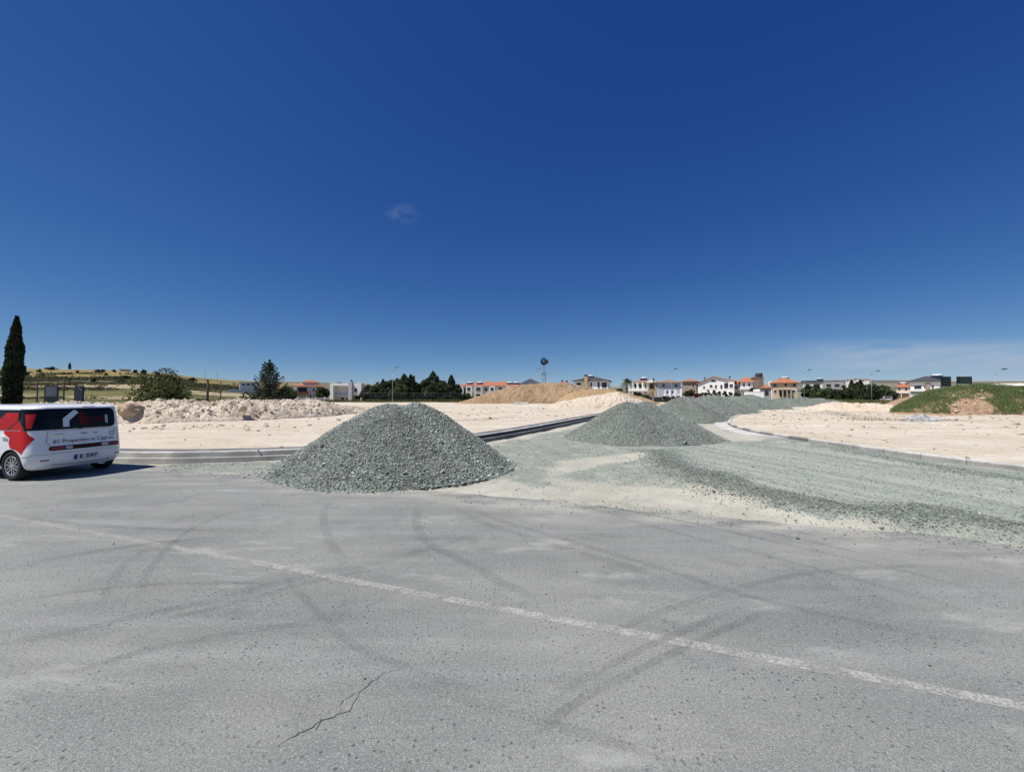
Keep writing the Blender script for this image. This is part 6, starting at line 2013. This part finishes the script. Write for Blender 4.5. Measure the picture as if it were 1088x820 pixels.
def lettering(name, body, size, p, z, mat, parent, off=0.011, rot=0, width=None, bold=0.0):
    """text wrapped on the rear skin, reading left to right (towards negative p)"""
    cu = bpy.data.curves.new(name, 'FONT')
    cu.body = body; cu.size = size; cu.align_x = 'CENTER'; cu.align_y = 'CENTER'; cu.offset = bold
    tmp = bpy.data.objects.new(name, cu)
    COL.objects.link(tmp)
    dg = bpy.context.evaluated_depsgraph_get()
    me = bpy.data.meshes.new_from_object(tmp.evaluated_get(dg))
    bpy.data.objects.remove(tmp)
    co = np.array([v.co[:] for v in me.vertices])
    k = 1.0 if width is None else width / (co[:, 0].max() - co[:, 0].min())
    for v in me.vertices:
        a, b = v.co.x * k, v.co.y
        if rot: a, b = a * math.cos(rot) - b * math.sin(rot), a * math.sin(rot) + b * math.cos(rot)
        v.co = side_pt(p - a, z + b, off)
    me.materials.clear(); me.materials.append(mat)
    o = bpy.data.objects.new(name, me)
    COL.objects.link(o); o.parent = parent
    return o


def build_car():
    a = R(CAR_A)
    car = thing('parked_car', 'white boxy hatchback with red vinyl lettering and flank graphics, parked at the left edge', 'car', (CAR_X, CAR_Y, 0), R(90) + a)
    # body rings
    zs = sorted(set(list(np.linspace(0.20, 1.53, 40)) + [1.54, 1.55, 1.562, 1.572, 1.582, 1.59, 1.596, 1.60]))
    V = []
    nc = 10
    for z in zs:
        b, xr, xf, r = prof(z)
        ring = []
        for (cx_, cy_, a0) in ((xr + r, b - r, 180), (xr + r, -(b - r), 270), (xf - r, -(b - r), 0), (xf - r, b - r, 90)):
            # order: rear-left, rear-right, front-right, front-left (counter-clockwise when seen from above is reversed)
            sgn = {180: (-1, 1), 270: (-1, -1), 0: (1, -1), 90: (1, 1)}[a0]
            for k in range(nc + 1):
                t = (math.pi / 2) * k / nc
                if a0 in (180, 0):
                    cs, sn = math.sin(t), math.cos(t)
                else:
                    cs, sn = math.cos(t), math.sin(t)
                ring.append((cx_ + sgn[0] * cs * r, cy_ + sgn[1] * sn * r, z))
        V += ring
    m = len(ring)
    me = MB(); me.v = V
    for j in range(len(zs) - 1):
        for i in range(m):
            me.f.append((j * m + i, j * m + (i + 1) % m, (j + 1) * m + (i + 1) % m, (j + 1) * m + i)); me.m.append(0)
    me.f.append(tuple(range(m - 1, -1, -1))); me.m.append(0)
    me.f.append(tuple(range((len(zs) - 1) * m, len(zs) * m))); me.m.append(0)
    body = me.build('body', [WPAINT, BLACKP], None, True)
    bm = bmesh.new(); bm.from_mesh(body.data); bmesh.ops.recalc_face_normals(bm, faces=bm.faces); bm.to_mesh(body.data); bm.free()
    cutters = []
    for wx in (0.60, 3.13):
        for sy in (1, -1):
            c = MB().lathe([(0.345, 0.50), (0.345, 1.0)] if sy > 0 else [(0.345, -1.0), (0.345, -0.50)], 40, 0, 'y', (wx, 0, 0.315)).build('cut', [BLACKP], None)
            bm = bmesh.new(); bm.from_mesh(c.data); bmesh.ops.recalc_face_normals(bm, faces=bm.faces); bm.to_mesh(c.data); bm.free()
            md = body.modifiers.new('b', 'BOOLEAN'); md.operation = 'DIFFERENCE'; md.object = c; md.solver = 'EXACT'; md.material_mode = 'TRANSFER'
            cutters.append(c)
    dg = bpy.context.evaluated_depsgraph_get()
    nm = bpy.data.meshes.new_from_object(body.evaluated_get(dg))
    body.modifiers.clear(); body.data = nm
    for c in cutters: bpy.data.objects.remove(c)
    for p_ in nm.polygons: p_.use_smooth = True
    body.parent = car
    # sharp wheel-arch edges
    bm = bmesh.new(); bm.from_mesh(nm)
    for e in bm.edges:
        if len(e.link_faces) == 2 and e.link_faces[0].material_index != e.link_faces[1].material_index: e.smooth = False
        elif len(e.link_faces) == 2 and e.calc_face_angle(0) > 0.7: e.smooth = False
    bm.to_mesh(nm); bm.free()
    # wheels
    for wx in (0.60, 3.13):
        for sy in (1, -1):
            hub = MB().lathe([(0.02, -0.03), (0.14, -0.03), (0.14, 0.03), (0.02, 0.03)], 20, 0, 'y', (0, 0, 0)).build('wheel', BLACKP, car, True, (wx, sy * 0.735, 0.315))
            MB().lathe([(0.205, -0.095), (0.285, -0.10), (0.308, -0.085), (0.315, -0.05), (0.315, 0.05), (0.308, 0.085), (0.285, 0.10), (0.205, 0.095), (0.20, 0.0), (0.205, -0.095)], 44, 0, 'y').build('tyre', TYRE, hub, True)
            rim = MB()
            rim.lathe([(0.185, -0.09), (0.208, -0.09), (0.208, 0.09), (0.20, 0.098), (0.187, 0.09), (0.185, -0.09)], 40, 0, 'y')
            rim.lathe([(0.02, 0.045 * sy), (0.05, 0.05 * sy), (0.05, 0.085 * sy), (0.02, 0.09 * sy)], 18, 0, 'y')
            for k in range(6):
                m_ = Matrix.Rotation(math.pi * 2 * k / 6 + .2, 4, 'Y')
                for dx_ in (-0.018, 0.018):
                    m2 = m_ @ Matrix.Translation((dx_, sy * 0.072, 0)) @ Matrix.Rotation(dx_ * 6, 4, 'Y')
                    rim.box(-0.012, 0.012, -0.012, 0.012, 0.035, 0.19, mat=m2)
            rim.build('rim', ALLOY, hub, False)
    # glazing: rear glass runs round the left corner into the flank windows
    zb, zt_ = 1.055, 1.505
    pl = psx(0.45, 1.25)
    rear = rrect(-0.66, pl, zb, zt_, 0.115)
    gl = patch('rear_window', rear, TINT, car, 0.006, 14, seg=0.04)
    sw = rrect(psx(0.30, 1.25), psx(1.34, 1.25), zb + .01, zt_ - .012, 0.13)
    patch('side_window', sw, TINT, car, 0.0065, 12, seg=0.04)
    patch('side_window', rrect(psx(1.64, 1.25), psx(2.45, 1.25), zb + .01, zt_ - .015, 0.10), TINT, car, 0.0065, 12, seg=0.04)
    for q0, q1 in ((0.9, 1.6), (1.68, 2.45)):
        patch('side_window', [(-x, z) for x, z in rrect(psx(q0, 1.25), psx(q1, 1.25), zb + .01, zt_ - .015, 0.10)], TINT, car, 0.0065, 12, seg=0.04)
    # windscreen
    ws = MB(); W_ = []
    for z in np.linspace(1.09, 1.50, 8):
        b, xr, xf, r = prof(z)
        for y in np.linspace(-(b - r), b - r, 9): W_.append((xf + 0.008, y, z))
    ws.v = W_; ws.f = [(i * 9 + j, i * 9 + j + 1, (i + 1) * 9 + j + 1, (i + 1) * 9 + j) for i in range(7) for j in range(8)]; ws.m = [0] * 56
    ws.build('windscreen', TINT, car, True)
    for sy in (1, -1):
        MB().box(3.93, 3.985, min(sy * .42, sy * .62), max(sy * .42, sy * .62), 0.66, 0.82).build('headlight', CLEARL, car)
        MB().box(2.62, 2.72, min(sy * .86, sy * 1.0), max(sy * .86, sy * 1.0), 1.02, 1.18).build('wing_mirror', WPAINT, car)
    # pillar trims and door gaps
    def seam(pts, w=0.008, name='door_gap', mat=SEAM, off=0.003):
        P = []
        for (p0, z0), (p1, z1) in zip(pts[:-1], pts[1:]):
            m = max(2, int(math.hypot(p1 - p0, z1 - z0) / 0.02))
            for k in range(m): P.append((p0 + (p1 - p0) * k / m, z0 + (z1 - z0) * k / m))
        P.append(pts[-1])
        return MB().tube([side_pt(*q, off) for q in P], w / 2, 5).build(name, mat, car, True)
    seam([(psx(1.60, 1.5), 1.5), (psx(1.60, .3), 0.34)])
    # tailgate outline
    seam([(0.56, 1.0), (0.60, 0.80), (0.52, 0.70)], 0.007, 'tailgate_gap'); seam([(-0.70, 1.0), (-0.72, 0.85), (-0.70, 0.72)], 0.007, 'tailgate_gap')
    seam([(0.60, 1.02), (0.30, 1.03), (-0.30, 1.03), (-0.70, 1.02)], 0.006, 'tailgate_gap')
    seam([(psx(0.26, .5), 0.50), (0.80, 0.535), (0.45, 0.545), (-0.45, 0.545), (-0.80, 0.535)], 0.006, 'bumper_gap')
    seam([(0.50, 0.30), (0.2, 0.285), (-0.3, 0.285), (-0.55, 0.30)], 0.012, 'bumper_gap', BLACKP)
    for q in (0.62, -0.70):
        patch('reflector', rrect(q - 0.07, q + 0.07, 0.40, 0.425, 0.01), REDL, car, 0.009, 4)
    MB().tube([side_pt(0.05, 1.03, 0.03), side_pt(0.02, 1.06, 0.035), side_pt(-0.28, 1.10, 0.025), side_pt(-0.52, 1.085, 0.02)], 0.009, 6).build('rear_wiper', BLACKP, car, True)
    # tail lamp bar
    bar = patch('tail_light_bar', rrect(-0.735, 0.56, 0.605, 0.70, 0.045), BLACKP, car, 0.010, 8, seg=0.03)
    for (q0, q1, mt, nmn) in ((0.30, 0.535, REDL, 'tail_light'), (0.16, 0.285, CLEARL, 'reversing_light'), (-0.08, 0.15, VIND, 'lamp_strip'), (-0.50, -0.36, CLEARL, 'reversing_light'), (-0.715, -0.51, REDL, 'tail_light'), (-0.35, -0.09, VIND, 'lamp_strip')):
        z0_, z1_ = (0.625, 0.685) if mt is not VIND else (0.64, 0.668)
        patch(nmn, rrect(q0, q1, z0_, z1_, min(0.025, (z1_ - z0_) * .45)), mt, bar, 0.016, 5, seg=0.03)
    # high brake light on the roof edge
    hb = MB().box(0.125, 0.20, -0.30, -0.06, 1.505, 1.55)
    hb.build('brake_light', REDL, car)
    # plate
    pr = patch('number_plate', rrect(-0.335, 0.145, 0.365, 0.475, 0.012), PLATE, car, 0.016, 5, seg=0.05)
    patch('country_band', rrect(0.085, 0.143, 0.367, 0.473, 0.008), PLATEB, pr, 0.019, 4)
    lettering('plate_lettering', 'E 597', 0.115, -0.115, 0.42, LETK, pr, 0.020, 0, 0.33, 0.004)
    # chrome strip, camera, lock
    MB().box(0.012, 0.045, 0.30, 0.46, 0.925, 0.945).build('model_badge', CHROME, car)
    MB().box(0.015, 0.05, -0.10, -0.01, 0.925, 0.95).build('tailgate_handle', GREYW, car)
    MB().box(0.015, 0.05, -0.30, -0.24, 0.925, 0.945).build('tailgate_button', GREYW, car)
    # writing on the tailgate and glass
    lettering('slogan_lettering', '#1 Properties in Cyprus', 0.115, -0.06, 0.795, VINP, car, 0.012, R(0), 1.10, 0.0)
    patch('roof_sign', [(0.30, 1.12), (0.21, 1.12), (0.21, 1.25), (0.065, 1.405), (0.115, 1.455), (0.15, 1.455), (0.30, 1.30)], VINW, gl, 0.010, 6) if False else None
    # bent white bar of the house sign (two strips)
    mbw = MB()
    outer = [(0.315, 1.11), (0.315, 1.29), (0.125, 1.465), (0.085, 1.47), (0.035, 1.415)]
    inner = [(0.205, 1.11), (0.205, 1.245), (0.12, 1.325), (0.085, 1.365), (0.035, 1.41)]
    vs_ = [side_pt(*q, 0.010) for q in outer] + [side_pt(*q, 0.010) for q in inner]
    mbw.add(vs_, [(i, i + 1, 5 + i + 1, 5 + i) for i in range(4)])
    mbw.build('white_house_mark', VINW, gl)
    patch('red_house_mark', [(0.04, 1.40), (-0.02, 1.445), (-0.075, 1.40), (-0.075, 1.12), (0.035, 1.12), (0.035, 1.30)], VIND, gl, 0.010, 5)
    lettering('glass_lettering', 'DOM', 0.20, -0.255, 1.235, VIND, gl, 0.011, 0, 0.34, 0.004)
    lettering('glass_lettering', '.com', 0.095, -0.475, 1.24, VINW, gl, 0.011, R(90), 0.20, 0.003)
    mbk = MB(); q0 = (-0.60, 0.90)
    for (a0, b0, a1, b1) in ((-.55, .87, -.63, .87), (-.63, .87, -.63, .95), (-.63, .95, -.55, .95), (-.55, .95, -.55, .87), (-.61, .95, -.665, .995)):
        mbk.tube([side_pt(a0, b0, .005), side_pt(a1, b1, .005)], 0.005, 5)
    mbk.build('tailgate_mark', VIND, car)
    # red flank graphics
    fl = lambda lst: [(psx(x, z), z) for x, z in lst]
    patch('red_graphic', fl([(0.84, 1.05), (0.20, 1.05), (0.15, 0.97), (0.05, 0.88), (0.16, 0.74), (0.27, 0.56), (0.33, 0.60), (0.44, 0.655), (0.60, 0.68), (0.66, 0.78), (0.65, 0.90), (0.82, 0.99)]), REDW, car, 0.0045, 10)
    patch('red_graphic', fl([(0.96, 1.05), (1.10, 0.90), (1.19, 0.65), (1.16, 0.34), (2.35, 0.34), (2.5, 0.9), (2.3, 1.05)]), REDW, car, 0.0045, 12)
    patch('red_window_graphic', fl([(1.27, 1.07), (0.82, 1.43), (0.45, 1.43), (0.45, 1.25), (0.76, 1.07)]), REDGL, car, 0.0095, 10)
    patch('red_window_graphic', fl([(0.68, 1.07), (0.39, 1.27), (0.22, 1.07)]), REDGL, car, 0.0095, 8)
    patch('red_window_graphic', fl([(0.27, 1.40), (0.10, 1.40), (0.12, 1.11), (0.20, 1.10)]), REDGL, car, 0.0095, 8)
    # pillar between rear side glass and door window
    seam([(psx(0.41, 1.5), 1.50), (psx(0.41, 1.3), 1.30), (psx(0.22, 1.06), 1.07)], 0.026, 'pillar_trim', BLACKP, 0.006)
    # door handles
    for x in (0.72, 1.95):
        seam([(psx(x, .93), .935), (psx(x + .16, .93), .94)], 0.03, 'door_handle', WPAINT, 0.028)
    MB().box(0.5, 3.4, -0.62, 0.62, 0.16, 0.24).build('underbody', BLACKP, car)
    MB().tube([(0.02, -0.42, 0.20), (0.5, -0.42, 0.20)], 0.03, 10).build('exhaust_pipe', CHROME, car, True)


CAR_A, CAR_X, CAR_Y = 77, -9.78, 9.235
import bmesh
build_car()


# small parked car far away by the tree belt
def far_car(label, px, d, rz, paint):
    x, y = at(px, d)
    t_ = thing('parked_car', label, 'car', (x, y, 0.05), rz)
    side = [(-2.0, 0.35), (2.0, 0.35), (2.05, 0.7), (1.9, 0.85), (1.0, 0.95), (0.45, 1.42), (-1.2, 1.45), (-1.95, 1.0)]
    MB().prism(side, -0.82, 0.82).build('body', paint, t_)
    MB().prism([(0.86, 0.98), (0.40, 1.38), (-1.1, 1.40), (-1.6, 1.0)], -0.835, 0.835).build('side_windows', TINT, t_)
    MB().prism([(-1.28, 1.38), (-1.92, 1.03), (-1.97, 1.03), (-1.33, 1.40)], -0.68, 0.68).build('rear_window', TINT, t_)
    for wx in (-1.25, 1.25):
        for sy in (-1, 1):
            wv = MB().lathe([(0.02, -.1), (0.3, -.1), (0.32, -.06), (0.32, .06), (0.3, .1), (0.02, .1)], 20, 0, 'y').build('wheel', TYRE, t_, True, (wx, sy * .76, 0.32))
            MB().lathe([(0.02, -.108), (0.18, -.108), (0.18, .108), (0.02, .108)], 16, 0, 'y').build('rim', ALLOY, wv)
    for sy in (-1, 1):
        MB().box(-2.03, -1.97, min(sy * .5, sy * .78), max(sy * .5, sy * .78), 0.75, 0.92).build('tail_light', REDL, t_)


far_car('small pale car parked far away in front of the tree belt', 941, 104, R(60), M('silver_car_paint', (0.5, 0.5, 0.52), 0.3, 0.03, spec=0.5, coat=0.5))
